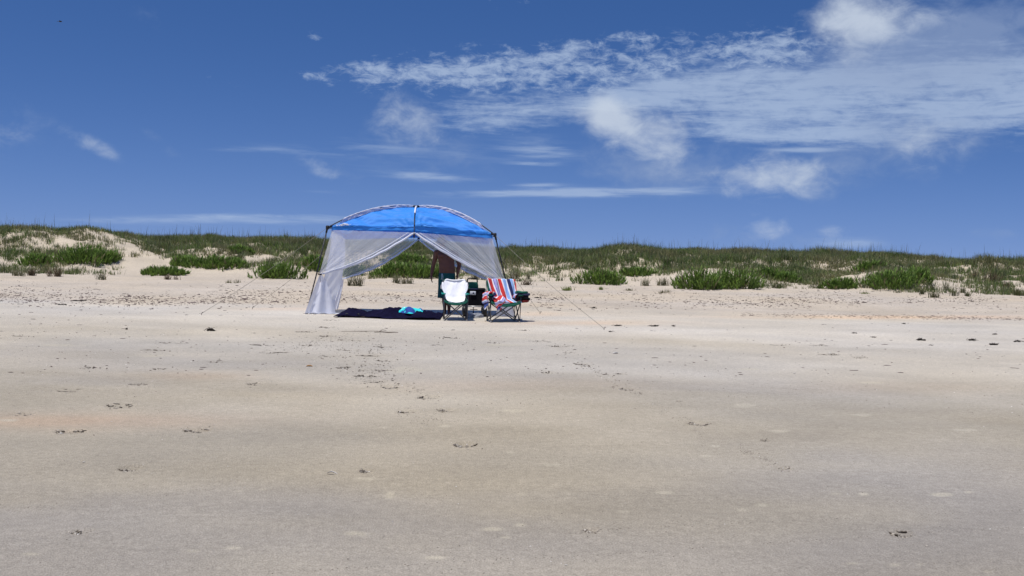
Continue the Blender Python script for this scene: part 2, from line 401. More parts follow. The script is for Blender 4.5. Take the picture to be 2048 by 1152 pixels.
        k = (np.exp(-q**3)*.10*s)[..., None]; C[sl] = C[sl]*(1-k)
    # rows of pressed tyre studs
    nx, ny = len(u), len(ys)
    V = np.stack([X, Y, Z], -1).reshape(-1, 3)
    i, j = np.meshgrid(np.arange(nx-1), np.arange(ny-1)); a = (j*nx+i).ravel()
    Q = np.stack([a, a+1, a+nx+1, a+nx], -1)
    C = C*np.array([1.05, 1.03, .955])*np.where(Y < 24, 1.03, 1.0)[..., None]
    me = fastmesh('beach_sand', V, Q, None, M['sand']); tint(me, np.clip(C.reshape(-1, 3), .02, .8))
    ob('ground', me, kind='structure')
build_sand()

# ------------------------------------------------------------------ small lumps
_t = (1+5**.5)/2
ICO_V = np.array([(-1, _t, 0), (1, _t, 0), (-1, -_t, 0), (1, -_t, 0), (0, -1, _t), (0, 1, _t), (0, -1, -_t), (0, 1, -_t), (_t, 0, -1), (_t, 0, 1), (-_t, 0, -1), (-_t, 0, 1)])/1.9
ICO_F = np.array([(0, 11, 5), (0, 5, 1), (0, 1, 7), (0, 7, 10), (0, 10, 11), (1, 5, 9), (5, 11, 4), (11, 10, 2), (10, 7, 6), (7, 1, 8), (3, 9, 4), (3, 4, 2), (3, 2, 6), (3, 6, 8), (3, 8, 9), (4, 9, 5), (2, 4, 11), (6, 2, 10), (8, 6, 7), (9, 8, 1)])
def lumps(name, P, S, R, mat, smooth=False, jit=.22):
    """P centres (n,3), S sizes (n,3), R rotations (n,)"""
    n = len(P); V = ICO_V[None]*(1+jit*RNG.standard_normal((n, 12, 1)))
    V = V*S[:, None, :]; c = np.cos(R)[:, None]; s = np.sin(R)[:, None]
    X = V[..., 0]*c-V[..., 1]*s; Y = V[..., 0]*s+V[..., 1]*c
    V = np.stack([X, Y, V[..., 2]], -1)+P[:, None, :]
    T = (ICO_F[None]+12*np.arange(n)[:, None, None]).reshape(-1, 3)
    return fastmesh(name, V.reshape(-1, 3), None, T, mat, smooth)
def rim_marks():
    P = []; S = []; R = []
    for (x, y, r, L, W, s, py) in PRINTS:
        near = y < 14
        # broken crust: narrow ridges round the sole, many dark as painted overhang shade
        nr = int((11 if near else 8)*(.4+.6*s))
        for k in range(nr):
            a = random.choice([random.uniform(-.5, .5)+pi, random.uniform(3.6, 5.8), random.uniform(0, 2*pi)])
            q = random.uniform(.55, 1.02)
            ex = L*.5*q*math.cos(a); ey = W*.5*q*math.sin(a)
            l = L*random.uniform(.08, .26)
            tang = random.gauss(0, .5) if random.random() < .75 else math.atan2(W*math.cos(a), -L*math.sin(a))
            X = x+ex*math.cos(r)-ey*math.sin(r); Y = y+ex*math.sin(r)+ey*math.cos(r)
            h = random.uniform(.005, .011)*s
            for j in range(3):   # a bent ridge of three pieces
                o = (j-1)*l*.55; bend = (j-1)*random.uniform(-.35, .35)
                P.append((X+o*math.cos(tang+r), Y+o*math.sin(tang+r), h*.3)); S.append((l*.36, random.uniform(.004, .010)*(1 if near else 1.6), h)); R.append(tang+r+bend)
        for k in range(int(26*s)):
            rr = abs(random.gauss(0, .55)); a = random.uniform(0, 2*pi)
            P.append((x+L*rr*math.cos(a), y+W*1.3*rr*math.sin(a), .001)); sz = random.uniform(.0018, .007)*(1 if near else 1.9); S.append((sz*1.2, sz, sz*.8)); R.append(random.uniform(0, pi))
    # scattered crumbs kicked along the walking line
    trails = [((1258, 779), (1420, 870), 150, 14), ((1470, 895), (1568, 937), 120, 9), ((760, 690), (745, 765), 420, 30), ((730, 745), (860, 795), 120, 16), ((1165, 728), (1258, 779), 90, 10), ((640, 670), (700, 700), 150, 34), ((813, 824), (870, 850), 130, 18), ((560, 700), (700, 672), 200, 22)]
    for (p0, p1, n, sp) in trails:
        for k in range(n):
            t = random.random(); g = ground(p0[0]+(p1[0]-p0[0])*t+random.gauss(0, sp), p0[1]+(p1[1]-p0[1])*t+random.gauss(0, sp*.35))
            sz = random.uniform(.002, .0065)*(1 if g[1] < 13 else 2.0)
            sz *= .62; P.append((g[0], g[1], .001)); S.append((sz*random.uniform(1, 2.2), sz, sz*.8)); R.append(random.uniform(-.6, .6))
    # studs of two narrow tyre tracks crossing the foreground
    for (poly, st) in (([(440, 1152), (1024, 1117), (1300, 1103), (1600, 1082), (1900, 1062), (2060, 1054)], .042), ([(1200, 1060), (1500, 1045), (1800, 1032), (2060, 1020)], .05)):
        pts = [ground(*p) for p in poly]
        for a, b in zip(pts[:-1], pts[1:]):
            n = int(np.linalg.norm(b-a)/st)
            for k in range(n):
                for off in (-.011, .011):
                    c = a+(b-a)*(k/n)+np.array([random.gauss(0, .002), off+random.gauss(0, .002), 0])
                    if random.random() < .22: continue
                    P.append((c[0]+(off > 0)*st*.5, c[1], .0)); S.append((.007, .003, .0022)); R.append(random.uniform(.3, .8))
    # loose crumbs everywhere
    for k in range(5200):
        y = 5+17*random.random()**1.3; x = random.uniform(-.46, .46)*y
        if vn(x*1.3, y*2.1, 3) < .45: continue
        sz = random.uniform(.0014, .0045)*(1 if y < 12 else 1.8); P.append((x, y, .0)); S.append((sz*1.3, sz, sz*.7)); R.append(random.uniform(0, 3))
    P = np.array(P); P[:, 2] += hgt(P[:, 0], P[:, 1])
    # sink with the pressed prints
    for (x, y, r, L, W, s, py) in PRINTS:
        dx = P[:, 0]-x; dy = P[:, 1]-y; a = dx*math.cos(r)+dy*math.sin(r); b = -dx*math.sin(r)+dy*math.cos(r)
        q = (a/(L*.5))**2+(b/(W*.5))**2; P[:, 2] += s*-.014*np.exp(-q**3)*(q < 4)
    S = np.array(S); me = lumps('sand_crumbs', P, S, np.array(R), M['crumb']); big = (S[:, 0] > .012)[:, None]; rr = RNG.random((len(P), 1))
    col = np.where(rr < np.where(big, .5, .35), np.where(big, np.array([.085, .068, .048]), np.array([.15, .125, .095])), np.array([.36, .32, .26]))*(.7+.6*RNG.random((len(P), 1))); fleck = (RNG.random((len(P), 1)) > .97) & ~big; col = np.where(fleck, np.array([.78, .75, .68]), col); tint(me, np.repeat(col, 12, 0))  # dark ridge tint: turned-up damp sand plus painted shade of crust overhangs
    ob('sand_crumbs', me, kind='stuff', label='crumbs of broken damp crust round the footprints on the beach', cat='sand crumbs')
rim_marks()

def wrack():
    P = []; S = []; R = []
    rows = [(574, 3, 500), (582, 3, 700), (589, 3, 1200), (596, 3, 2300), (602, 3, 2300), (608, 3, 1500), (614, 4, 600)]
    for (py, sp, n) in rows:
        for k in range(n):
            px = random.uniform(-120, 2170)
            drop = 14*(px/2048)+4*math.sin(px*.006)-8
            if random.random() > float(sst(.34, .62, fbm(np.array(px/120.), np.array(py*.13), 5, 4))): continue
            yy = py+drop+random.gauss(0, sp); 
            if 610 < px < 1060 and yy > 607: continue
            g = ground(px, yy)
            l = min(.010+random.expovariate(1/.014), .15)
            P.append((g[0], g[1], .002)); S.append((l, l*random.uniform(.4, 1), random.uniform(.004, .014))); R.append(random.gauss(0, .6))
    for k in range(420):   # thin scatter farther down the beach
        px = random.uniform(-60, 2100); py = 625+random.random()**1.6*130; g = ground(px, py)
        l = min(.008+random.expovariate(1/.012), .08); P.append((g[0], g[1], .002)); S.append((l, l*.35, .005)); R.append(random.gauss(0, .5))
    for k in range(900):   # rust coloured band at the right
        px = random.uniform(1480, 2120); g = ground(px, 629+(px-1480)*.016+random.gauss(0, 2.2)); l = random.uniform(.01, .05)
        if random.random() < .6: P.append((g[0], g[1], .001)); S.append((l, l*.3, .005)); R.append(random.gauss(0, .3))
    P = np.array(P); P[:, 2] += hgt(P[:, 0], P[:, 1])
    ob('wrack_line', lumps('wrack_line', P, np.array(S), np.array(R), M['debris'], jit=.3), kind='stuff', label='specks of dry plant debris strewn in lines across the upper beach', cat='beach debris')
wrack()

def clump(name, px, py, w, h, label, group, mat='weed', n=14):
    """a ragged knot of strands and lumps"""
    g = ground(px, py); W = w/F*g[1]; H = h/F*g[1]
    mb = MB()
    for k in range(n):
        a = random.uniform(-1, 1); c = (a*W*.42, random.gauss(0, W*.16), H*random.uniform(.05, .55)*(1-a*a*.7))
        mb.ell(c, (W*random.uniform(.08, .2), W*random.uniform(.06, .12), H*random.uniform(.15, .38)), 7, 4, Matrix.Rotation(random.uniform(-.5, .5), 3, 'Y'))
    for k in range(n):
        x0 = random.uniform(-.45, .45)*W; y0 = random.gauss(0, W*.15)
        mb.tube([(x0, y0, H*.2), (x0+random.gauss(0, W*.15), y0+random.gauss(0, W*.1), H*random.uniform(.5, 1)), (x0+random.gauss(0, W*.3), y0+random.gauss(0, W*.2), H*.1)], max(.0025, W*.022), 5)
    o = mb.build(name, M[mat], smooth=True, label=label, cat='seaweed', group=group); o.location = g; return o
weeds = [(421, 662, 16, 8, 'black knot of dried seaweed alone on pale sand left of the tent', 16),
         (1843, 681, 16, 6, 'large dark seaweed lump, leftmost of the four on the damp edge at right', 12),
         (1943, 681, 15, 5, 'small dark seaweed lump second from left on the damp edge at right', 10),
         (1988, 690, 18, 5, 'flat dark seaweed piece with a tail, lowest of the four at right', 12),
         (2034, 684, 14, 5, 'dark seaweed piece nearest the right edge of the photo', 10),
         (1309, 653, 16, 4, 'long flat dark seaweed piece on the rust streak right of the rope stake', 10),
         (1346, 653, 8, 4, 'small round dark seaweed bit right of the long flat piece', 6),
         (1237, 652, 16, 3, 'thin brown seaweed strip just above the rope stake', 8),
         (1222, 664, 9, 3, 'tiny dark seaweed bit beside the stake of the long rope', 6),
         (1188, 617, 11, 4, 'small black seaweed piece on pale sand behind the long rope', 6),
         (1709, 667, 9, 3, 'tiny dark seaweed bit at the left end of the damp edge', 6),
         (1808, 648, 8, 3, 'tiny dark seaweed bit alone on the white band at right', 6),
         (1990, 669, 10, 3, 'tiny brown seaweed bit above the damp edge at far right', 6),
         (1747, 675, 9, 3, 'flat brown seaweed bit between the tiny bit and the large lump', 6),
         (124, 610, 17, 3, 'flat dark seaweed strip on the left upper beach', 8),
         (153, 602, 28, 2, 'long thin seaweed line on the left upper beach', 8),
         (253, 659, 6, 4, 'tiny dark seaweed bit left of the black knot', 6),
         (1076, 597, 14, 5, 'brown seaweed heap just right of the folded dark towels', 8),
         (1862, 691, 9, 2, 'thin seaweed sliver just below the large lump at right', 6)]
for w in weeds: clump('seaweed', w[0], w[1], w[2], w[3], w[4], 'dark seaweed pieces on the beach', n=w[5])

# driftwood, feather, shells
def place_small():
    g = ground(772, 666); mb = MB(); W = 48/F*g[1]
    mb.tube([(-W/2, 0, .012), (-W*.2, .02, .02), (W*.1, 0, .012), (W*.35, -.02, .02), (W/2, .03, .014)], [.005, .008, .009, .007, .004], 7)
    mb.tube([(-W*.3, .02, .018), (-W*.18, .12, .05), (-W*.05, .25, .03)], [.006, .005, .003], 6)
    o = mb.build('driftwood_stick', M['wood'], label='thin brown driftwood stick lying on the sand in front of the flip flops', cat='stick'); o.location = g
    g = ground(720, 664); mb = MB(); mb.tube([(-.32, -.1, .01), (0, 0, .014), (.3, .22, .012)], [.003, .005, .003], 6); mb.tube([(.0, 0, .012), (.1, -.12, .02), (.14, -.18, .01)], [.004, .003, .002], 6)
    o = mb.build('driftwood_twig', M['wood'], label='pale forked twig lying left of the driftwood stick', cat='stick'); o.location = g
    g = ground(663, 949); r = root('feather', g, 'small grey feather with a pale quill lying on the damp foreground sand', 'feather'); r.rotation_euler = (0, 0, -.12)
    L = 18/F*g[1]
    V, Fc = grid(lambda u, v: ((u-.5)*L, (v-.5)*L*.34*math.sin(pi*min(1, u*1.15+.03))**.6 if u < .84 else (v-.5)*.003, .010+.02*math.sin(pi*u)*.6-.006*abs(v-.5)), 20, 6)
    o = ob('vane', mkmesh('vane', V, Fc, M['feather']), r); thicken(o, .002)
    MB().tube([(-L*.45, 0, .013), (0, 0, .025), (L*.5, 0, .012), (L*.68, 0, .006)], [.001, .0018, .0022, .002], 6).build('quill', M['shellw'], r)
    def shell(px, py, w, mat, label):
        g = ground(px, py); W = w/F*g[1]
        def fn(u, v):
            a = -1.25+2.5*u; rr = v**.8; rib = 1+.05*math.cos(u*34)
            return (W*.5*rr*math.sin(a)*1.0*rib, W*.62*(rr*math.cos(a)-.4)*rib, W*.28*(1-v*v)*rib*.8+.002+.02*W*math.cos(u*34)*v)
        V, Fc = grid(fn, 34, 8); o = ob('seashell', mkmesh('seashell', V, Fc, M[mat]), None, label, 'shell', 'seashells scattered on the sand'); thicken(o, W*.05)
        o.location = g; o.rotation_euler = (.15, 0, random.uniform(-.6, .6))
    shell(619, 733, 13, 'shell', 'orange seashell on pale sand in front of the left tent foot')
    shell(1231, 707, 12, 'shellw', 'white seashell on the sand in front of the rope stake')
    shell(167, 925, 6, 'shellw', 'tiny white seashell near the left edge, above the lowest left footprint')
    shell(1589, 747, 6, 'shellw', 'tiny white seashell right of the middle on the brown sand')
    shell(1661, 707, 7, 'shellw', 'tiny white seashell in the line of crumbs at the right')
    shell(616, 1030, 4, 'shellw', 'tiny white seashell low in the middle foreground')
    shell(223, 844, 4, 'shellw', 'tiny white seashell on the rust streak at left')
    shell(1132, 1131, 6, 'shellw', 'tiny curved white seashell at the very bottom of the beach')
place_small()

# ------------------------------------------------------------------ blades
def blades(P, H, W, lean, az, C, bend=.35, seg=2):
    """P (n,3) roots; returns V,Q,T,Cv : narrow tapering blades"""
    n = len(P); face = az+pi/2+RNG.normal(0, .5, n)
    wx = np.cos(face)*W*.5; wy = np.sin(face)*W*.5
    dx = np.cos(az); dy = np.sin(az)
    V = []; Cv = []
    lev = [0, .55, 1.0] if seg == 2 else [0, .35, .7, 1.0]
    wid = [1, .75, 0] if seg == 2 else [1, .95, .6, 0]
    for t, w in zip(lev, wid):
        off = H*lean*(t**1.7); z = H*t*np.sqrt(np.maximum(1-(lean*t)**2*.5, .2))
        c = np.stack([P[:, 0]+dx*off, P[:, 1]+dy*off, P[:, 2]+z], -1)
        if w > 0:
            V.append(c-np.stack([wx*w, wy*w, 0*wx], -1)); V.append(c+np.stack([wx*w, wy*w, 0*wx], -1)); Cv += [C, C]
        else: V.append(c); Cv.append(C*1.1)
    k = len(V); V = np.stack(V, 1).reshape(-1, 3); Cv = np.stack(Cv, 1).reshape(-1, 3)
    b = np.arange(n)*k; Q = []
    for s in range(len(lev)-2): Q.append(np.stack([b+2*s, b+2*s+1, b+2*s+3, b+2*s+2], -1))
    T = np.stack([b+k-3, b+k-2, b+k-1], -1)
    return V, np.concatenate(Q), T, Cv
def blade_mesh(name, parts, mat):
    V = []; Q = []; T = []; C = []; o = 0
    for (v, q, t, c) in parts: V.append(v); Q.append(q+o); T.append(t+o); C.append(c); o += len(v)
    me = fastmesh(name, np.concatenate(V), np.concatenate(Q), np.concatenate(T), mat, False); tint(me, np.clip(np.concatenate(C), .005, .9)); return me

OLIVE = np.array([.125, .172, .048]); TAN = np.array([.29, .255, .13]); DARK = np.array([.050, .080, .025]); FRESH = np.array([.11, .20, .034]); GREY = np.array([.19, .20, .13])
# photo areas where the dune is bare or thin (pixel centre, radii, strength)
THIN = [(180, 481, 85, 11, 1.3), (235, 500, 40, 14, .8), (262, 494, 30, 10, .7), (290, 524, 60, 17, 1.1), (40, 470, 50, 8, .35), (100, 530, 140, 10, .7), (440, 552, 110, 15, 1.3), (380, 548, 60, 8, 1), (360, 500, 100, 12, .45), (430, 490, 80, 9, .35),
        (520, 518, 60, 12, .5), (510, 522, 20, 8, .6), (300, 540, 80, 10, 1.2), (620, 548, 60, 12, 1.2), (690, 548, 50, 12, 1.2), (760, 525, 60, 8, .9), (740, 510, 60, 10, .5), (950, 540, 50, 14, .4), (1080, 535, 60, 14, .3), (1110, 556, 70, 10, .9), (1275, 553, 50, 14, .8),
        (1330, 562, 40, 12, 1.2), (1450, 560, 30, 14, 1.4), (1300, 540, 50, 10, .5), (1530, 522, 40, 7, .5), (1690, 556, 40, 14, .9), (1735, 552, 25, 12, 1), (1890, 548, 80, 16, .45), (1960, 564, 100, 14, .8), (1930, 532, 60, 10, .5), (1860, 530, 40, 6, .6), (1640, 540, 60, 12, .3), (1180, 515, 60, 8, .3)]
LUSH = [(1080, 515, 90, 18, .6), (1340, 530, 120, 16, .5), (1600, 540, 120, 14, .5), (60, 495, 60, 10, .4), (400, 505, 90, 14, .4), (1900, 535, 100, 12, .3), (800, 500, 100, 20, .5), (1200, 505, 100, 14, .4), (1740, 520, 80, 14, .4), (620, 510, 60, 14, .4), (1000, 510, 60, 16, .3), (280, 470, 60, 8, .5)]
def build_grass():
    n = 92000
    y = 46+27*RNG.random(n); x = (RNG.random(n)*2-1)*(.50*y)
    p = 1024+F*x/y; t = (y-toe_d(p))/(66-toe_d(p)); z = hgt(x, y)
    px, py = pix(x, y, z)
    nz = fbm(x/1.6, y/1.6, 91, 4); nf = fbm(x/.45, y/.45, 95, 3)
    den = .46+sst(.02, .35, t)*.50+sst(.3, .8, t)*.5+(nz-.5)*1.9+(nf-.5)*1.5
    bare = np.zeros(n)
    for (a, b, c, d, k) in THIN: bare += .85*k*np.exp(-((px-a)/c)**2-((py-b)/d)**2)
    for (a, b, c, d, k) in LUSH: bare -= k*np.exp(-((px-a)/c)**2-((py-b)/d)**2)
    den = np.clip(den-bare*1.1, 0, 1.25)*(t > .03)
    keep = RNG.random(n)*1.08 < den
    x, y, z, t, nz, px, py = [a[keep] for a in (x, y, z, t, nz, px, py)]; n = len(x)
    nb = 8; X = np.repeat(x, nb)+RNG.normal(0, .07, n*nb); Y = np.repeat(y, nb)+RNG.normal(0, .07, n*nb)
    Zr = np.repeat(z, nb)+RNG.normal(0, .01, n*nb)-.03; tt = np.repeat(t, nb)
    tall = .35+1.25*fbm(X/1.3, Y/1.3, 12, 4)
    H = (.16+.28*RNG.random(n*nb))*tall*(.62+.5*np.clip(tt, 0, 1))
    W = .012+.016*RNG.random(n*nb); lean = .15+.75*RNG.random(n*nb)**1.5; az = RNG.random(n*nb)*2*pi
    kind = fbm(X/1.5+3, Y/1.5, 55, 4); r = RNG.random(n*nb)[:, None]
    g = sst(.42, .66, kind)[:, None]; f = sst(.52, .7, fbm(X/3+9, Y/2, 57, 3))[:, None]; dk = (sst(.55, .72, fbm(X/1.1, Y/1.1, 59, 3)))[:, None]
    C = OLIVE*(1-.6*g)+TAN*.8*.6*g; C = C*(1-.7*f)+FRESH*.85*.7*f; C = C*(1-.65*dk)+DARK*.65*dk
    C = np.where(r > .87, TAN*(.6+.7*RNG.random((n*nb, 1))), C); C = np.where(r < .18, GREY*.8, C)
    C = C*(.6+.8*RNG.random((n*nb, 1)))
    parts = [blades(np.stack([X, Y, Zr], -1), H, W, lean, az, C)]
    # tall seed stalks, thickest along the crest
    m = 12000; ys = 50+22*RNG.random(m)**.6; xs = (RNG.random(m)*2-1)*.5*ys; pp = 1024+F*xs/ys; ts = (ys-toe_d(pp))/(66-toe_d(pp))
    cl = fbm(xs/2.4, ys/2.4, 33, 3); zz = hgt(xs, ys)
    kx, ky = pix(xs, ys, zz); br = np.zeros(m)
    for (a, b, c, d, k) in THIN: br += k*np.exp(-((kx-a)/c)**2-((ky-b)/d)**2)
    kp = (RNG.random(m) < (cl-.3)*2.0*sst(.15, .9, ts)) & (br < .5); xs, ys, zz = xs[kp], ys[kp], zz[kp]; m = len(xs)
    H = .4+.65*RNG.random(m)**1.8; C = (DARK*.5+TAN*.35)[None]*(.6+.6*RNG.random((m, 1)))
    P = np.stack([xs, ys, zz-.03], -1)
    parts.append(blades(P, H, np.full(m, .016), .05+.3*RNG.random(m), RNG.random(m)*2*pi, C, seg=3))
    print('grass tufts', n, 'stalks', m)
    ob('dune_grass', blade_mesh('dune_grass', parts, M['leaf']), kind='stuff', label='olive and straw coloured grass covering the dune ridge behind the beach', cat='grass')
build_grass()

# ------------------------------------------------------------------ shrubs, each a thing of its own
def shrub(px, py, w, h, style, label, group, name):
    """mound of upright leafy shoots; px,py = centre of its base line in the photo"""
    g = ground(px, py); d = g[1]; W = w/F*d*.5*(.88 if style == 'bush' else 1); H = h/F*d
    rs = np.random.default_rng(int(px*7+py)); dep = max(W*.55, .35)*(1.0 if style != 'tuft' else .6)
    gy = g[1]+dep*.7
    if style == 'bush':
        dep *= 1.3; H *= .93
        ns = int(300*(W*dep)/(.8)+140); a = rs.random(ns)*2*pi; q = rs.random(ns)**.55; wob = 1+.26*np.sin(a*3+px)+.20*np.sin(a*5+py)+.14*np.sin(a*9+px*2)
        q = np.where(rs.random(ns) < .12, q*1.16, q)
        lx = W*q*np.cos(a)*wob; ly = dep*q*np.sin(a)*wob
        prof = np.clip(1-(q*.97)**2.2, .04, 1)**.62; hum = .55+.75*fbm(lx*1.9+px, ly*1.9, 8, 3)
        hh = H*prof*hum*(.72+.5*rs.random(ns))
        nl = 12; X = np.repeat(lx, nl); Y = np.repeat(ly, nl); HH = np.repeat(hh, nl); QQ = np.repeat(q, nl); f = rs.random(ns*nl)**.7
        oa = np.repeat(np.arctan2(ly, lx)+rs.normal(0, .7, ns), nl); tl = np.repeat(np.clip(.2+1.0*q+rs.normal(0, .3, ns), 0, 1.8), nl)*.8
        R_ = .34*np.minimum(HH, .5)+.08
        wx_ = X+g[0]+np.cos(oa)*tl*f*R_*1.4; wy_ = Y+gy+np.sin(oa)*tl*f*R_*1.4
        bz = hgt(np.repeat(lx, nl)+g[0], np.repeat(ly, nl)+gy)
        P = np.stack([wx_, wy_, bz+f*HH*.92-.03], -1)
        oaz = oa+rs.normal(0, .8, ns*nl)
        L = (.07+.10*rs.random(ns*nl))*(.8+.4*f); Wd = .020+.022*rs.random(ns*nl)
        fresh = np.array([.235, .355, .065]); deep = np.array([.085, .150, .036])
        k = np.repeat(rs.random(ns), nl)[:, None]; k = np.clip(k*.7+.3*vn(X*3, Y*3, 4)[:, None], 0, 1)
        C = (fresh*k+deep*(1-k))*(.45+1.0*rs.random((ns*nl, 1))); C = np.where(np.repeat(rs.random(ns), nl)[:, None] > .93, TAN*(.5+.5*rs.random((ns*nl, 1))), C)
        parts = [blades(P, L, Wd, .25+.65*rs.random(ns*nl), oaz, C)]
        P2 = np.stack([lx+g[0], ly+gy, hgt(lx+g[0], ly+gy)-.03], -1)
        st = blades(P2, hh*.9, np.full(ns, .012), np.full(ns, .2), rs.random(ns)*2*pi, np.tile(np.array([.08, .07, .035]), (ns, 1)))
    else:
        cnt = {'tuft': 90, 'thin': 120, 'low': 150}[style]; ns = int(cnt*max(.5, W/.35))
        lx = rs.normal(0, .45, ns)*W; ly = rs.normal(0, .4, ns)*dep*.5
        if style == 'thin': ncl = max(3, int(W*9)); cx = rs.uniform(-1, 1, ncl)*W; i = rs.integers(0, ncl, ns); lx = cx[i]+rs.normal(0, .05, ns)
        ly = ly*(1 if style != 'tuft' else .8)
        P = np.stack([lx+g[0], ly+gy-dep*.5, 0*lx], -1); P[:, 2] = hgt(P[:, 0], P[:, 1])-.02
        pal = {'tuft': (np.array([.06, .085, .03]), np.array([.14, .13, .06])), 'thin': (TAN*.75, GREY*.8), 'low': (np.array([.20, .23, .05]), np.array([.12, .17, .04]))}[style]
        if 'brown' in label: pal = (np.array([.15, .10, .06]), np.array([.09, .075, .045]))
        k = rs.random((ns, 1)); C = (pal[0]*k+pal[1]*(1-k))*(.7+.6*rs.random((ns, 1)))
        L = H*(.55+.6*rs.random(ns))
        parts = [blades(P, L, .010+.012*rs.random(ns), .2+.7*rs.random(ns), rs.random(ns)*2*pi, C, seg=3)]
        st = None
    base = np.array([g[0], gy, float(hgt(g[0], gy))])
    if st is not None: parts.append(st)
    o = ob(name, blade_mesh(name, [(v-base, q, t, c) for (v, q, t, c) in parts], M['leaf']), None, label, 'shrub' if st is not None else 'grass tuft', group); o.location = base
GB = 'green shrubs along the foot of the dune'; GT = 'small grass tufts at the foot of the dune'
for a in [
    (66, 531, 60, 22, 'bush', 'low green shrub at the far left, left of the tall dark one'),
    (162, 527, 104, 44, 'bush', 'tall dark green shrub on the left dune below the bare sand ridge'),
    (212, 524, 38, 26, 'bush', 'thin shrub on the right flank of the tall dark shrub at left'),
    (322, 551, 88, 20, 'bush', 'low bright green shrub creeping down onto the sand left of the tent ropes'),
    (372, 533, 70, 20, 'bush', 'low green shrub between the creeping one and the long hedge-like one'),
    (437, 537, 105, 24, 'bush', 'long flat green shrub above the sand mound left of the tent'),
    (478, 506, 46, 16, 'bush', 'small green shrub halfway up the dune above the long flat one'),
    (553, 558, 92, 46, 'bush', 'rounded spiky green shrub where the left tent ropes pass'),
    (628, 540, 34, 28, 'bush', 'small green shrub just behind the left tent pole'),
    (700, 552, 40, 26, 'bush', 'green shrub seen through the mesh of the tied left curtain'),
    (788, 553, 90, 24, 'bush', 'green shrub seen through the tent opening, left part of the hedge'),
    (845, 556, 70, 31, 'bush', 'dense green shrub just left of the standing man'),
    (815, 526, 80, 14, 'bush', 'green shrub higher on the dune seen through the tent opening'),
    (1205, 569, 92, 34, 'bush', 'rounded green shrub right of the tent on the sand edge'),
    (1275, 552, 70, 20, 'bush', 'small olive shrub right of the rounded one beyond the long rope'),
    (1400, 580, 96, 50, 'bush', 'large spiky green shrub reaching down to the sand, left of its twin'),
    (1472, 578, 100, 50, 'bush', 'large dark green shrub right of the white sand gap'),
    (1562, 562, 92, 22, 'bush', 'flat bright green shrub right of the two large shrubs'),
    (1682, 577, 62, 26, 'bush', 'grey green low shrub between the flat bright one and the right mound'),
    (1740, 540, 60, 16, 'bush', 'bright green patch shrub above the right mound'),
    (1785, 578, 108, 46, 'bush', 'wide dark green mound shrub near the right end of the beach'),
    (1838, 566, 50, 30, 'bush', 'light green shrub on the right flank of the dark mound'),
    ]: shrub(*a, GB, 'shrub')
for a in [
    (30, 552, 40, 16, 'thin', 'pale grass tuft at the left edge of the dune foot'),
    (66, 552, 40, 18, 'thin', 'pale grass tuft left of the brown twiggy one'),
    (107, 553, 34, 22, 'thin', 'brown twiggy tuft under the low left shrub'),
    (198, 559, 24, 20, 'thin', 'thin straw tuft on the sand below the tall dark shrub'),
    (340, 559, 24, 14, 'thin', 'wispy brown tuft under the creeping green shrub'),
    (465, 566, 22, 10, 'thin', 'tiny lone sprig on the sand left of the spiky shrub'),
    (712, 572, 46, 26, 'thin', 'straw coloured tuft on the sand seen under the back curtain'),
    (802, 568, 54, 20, 'thin', 'dry pale tuft below the hedge seen through the tent'),
    (930, 548, 50, 26, 'thin', 'sparse yellowish tuft right of the standing man'),
    (965, 560, 40, 18, 'thin', 'dry tuft behind the black wagon'),
    (1054, 571, 28, 16, 'tuft', 'brown dry tuft right of the striped towel chair'),
    (1036, 558, 40, 22, 'thin', 'sparse green tuft behind the right tent pole'),
    (1135, 582, 24, 11, 'low', 'yellow green creeping plant alone on the sand beside the long rope'),
    (1202, 580, 9, 8, 'low', 'tiny yellow green plant below the rounded shrub'),
    (1262, 582, 18, 7, 'thin', 'low dry sprig in front of the rounded shrub'),
    (1330, 586, 18, 9, 'thin', 'dry sprig left of the large spiky shrub'),
    (1310, 571, 56, 20, 'thin', 'pale sparse grass between the rounded and the large spiky shrub'),
    (1555, 576, 34, 13, 'tuft', 'grey tuft in front of the flat bright shrub'),
    (1845, 589, 13, 20, 'tuft', 'upright tuft nearest the dark mound shrub'),
    (1870, 596, 24, 20, 'tuft', 'lowest upright tuft of the small group at right'),
    (1864, 580, 26, 22, 'tuft', 'tuft just above the lowest one at right'),
    (1894, 581, 16, 22, 'tuft', 'dark tuft in the middle of the small group at right'),
    (1909, 592, 18, 22, 'tuft', 'tall tuft right of the lowest one'),
    (1926, 586, 14, 16, 'tuft', 'small tuft right of the tall one'),
    (1936, 593, 14, 14, 'tuft', 'short pale tuft at the right end of the small group'),
    (1986, 567, 42, 28, 'tuft', 'large brown tuft on the slope at right'),
    (2014, 577, 20, 18, 'tuft', 'grey brown tuft right of the large one on the slope'),
    (2036, 592, 24, 22, 'tuft', 'tuft by the right edge of the photo at the dune foot'),
    (1950, 558, 22, 18, 'tuft', 'small tuft left of the large brown one'),
    (1730, 588, 18, 6, 'low', 'tiny flat plant below the grey green shrub'),
    (1797, 586, 16, 6, 'thin', 'tiny sprig under the wide dark mound shrub'),
    ]: shrub(*a, GT, 'grass_tuft')

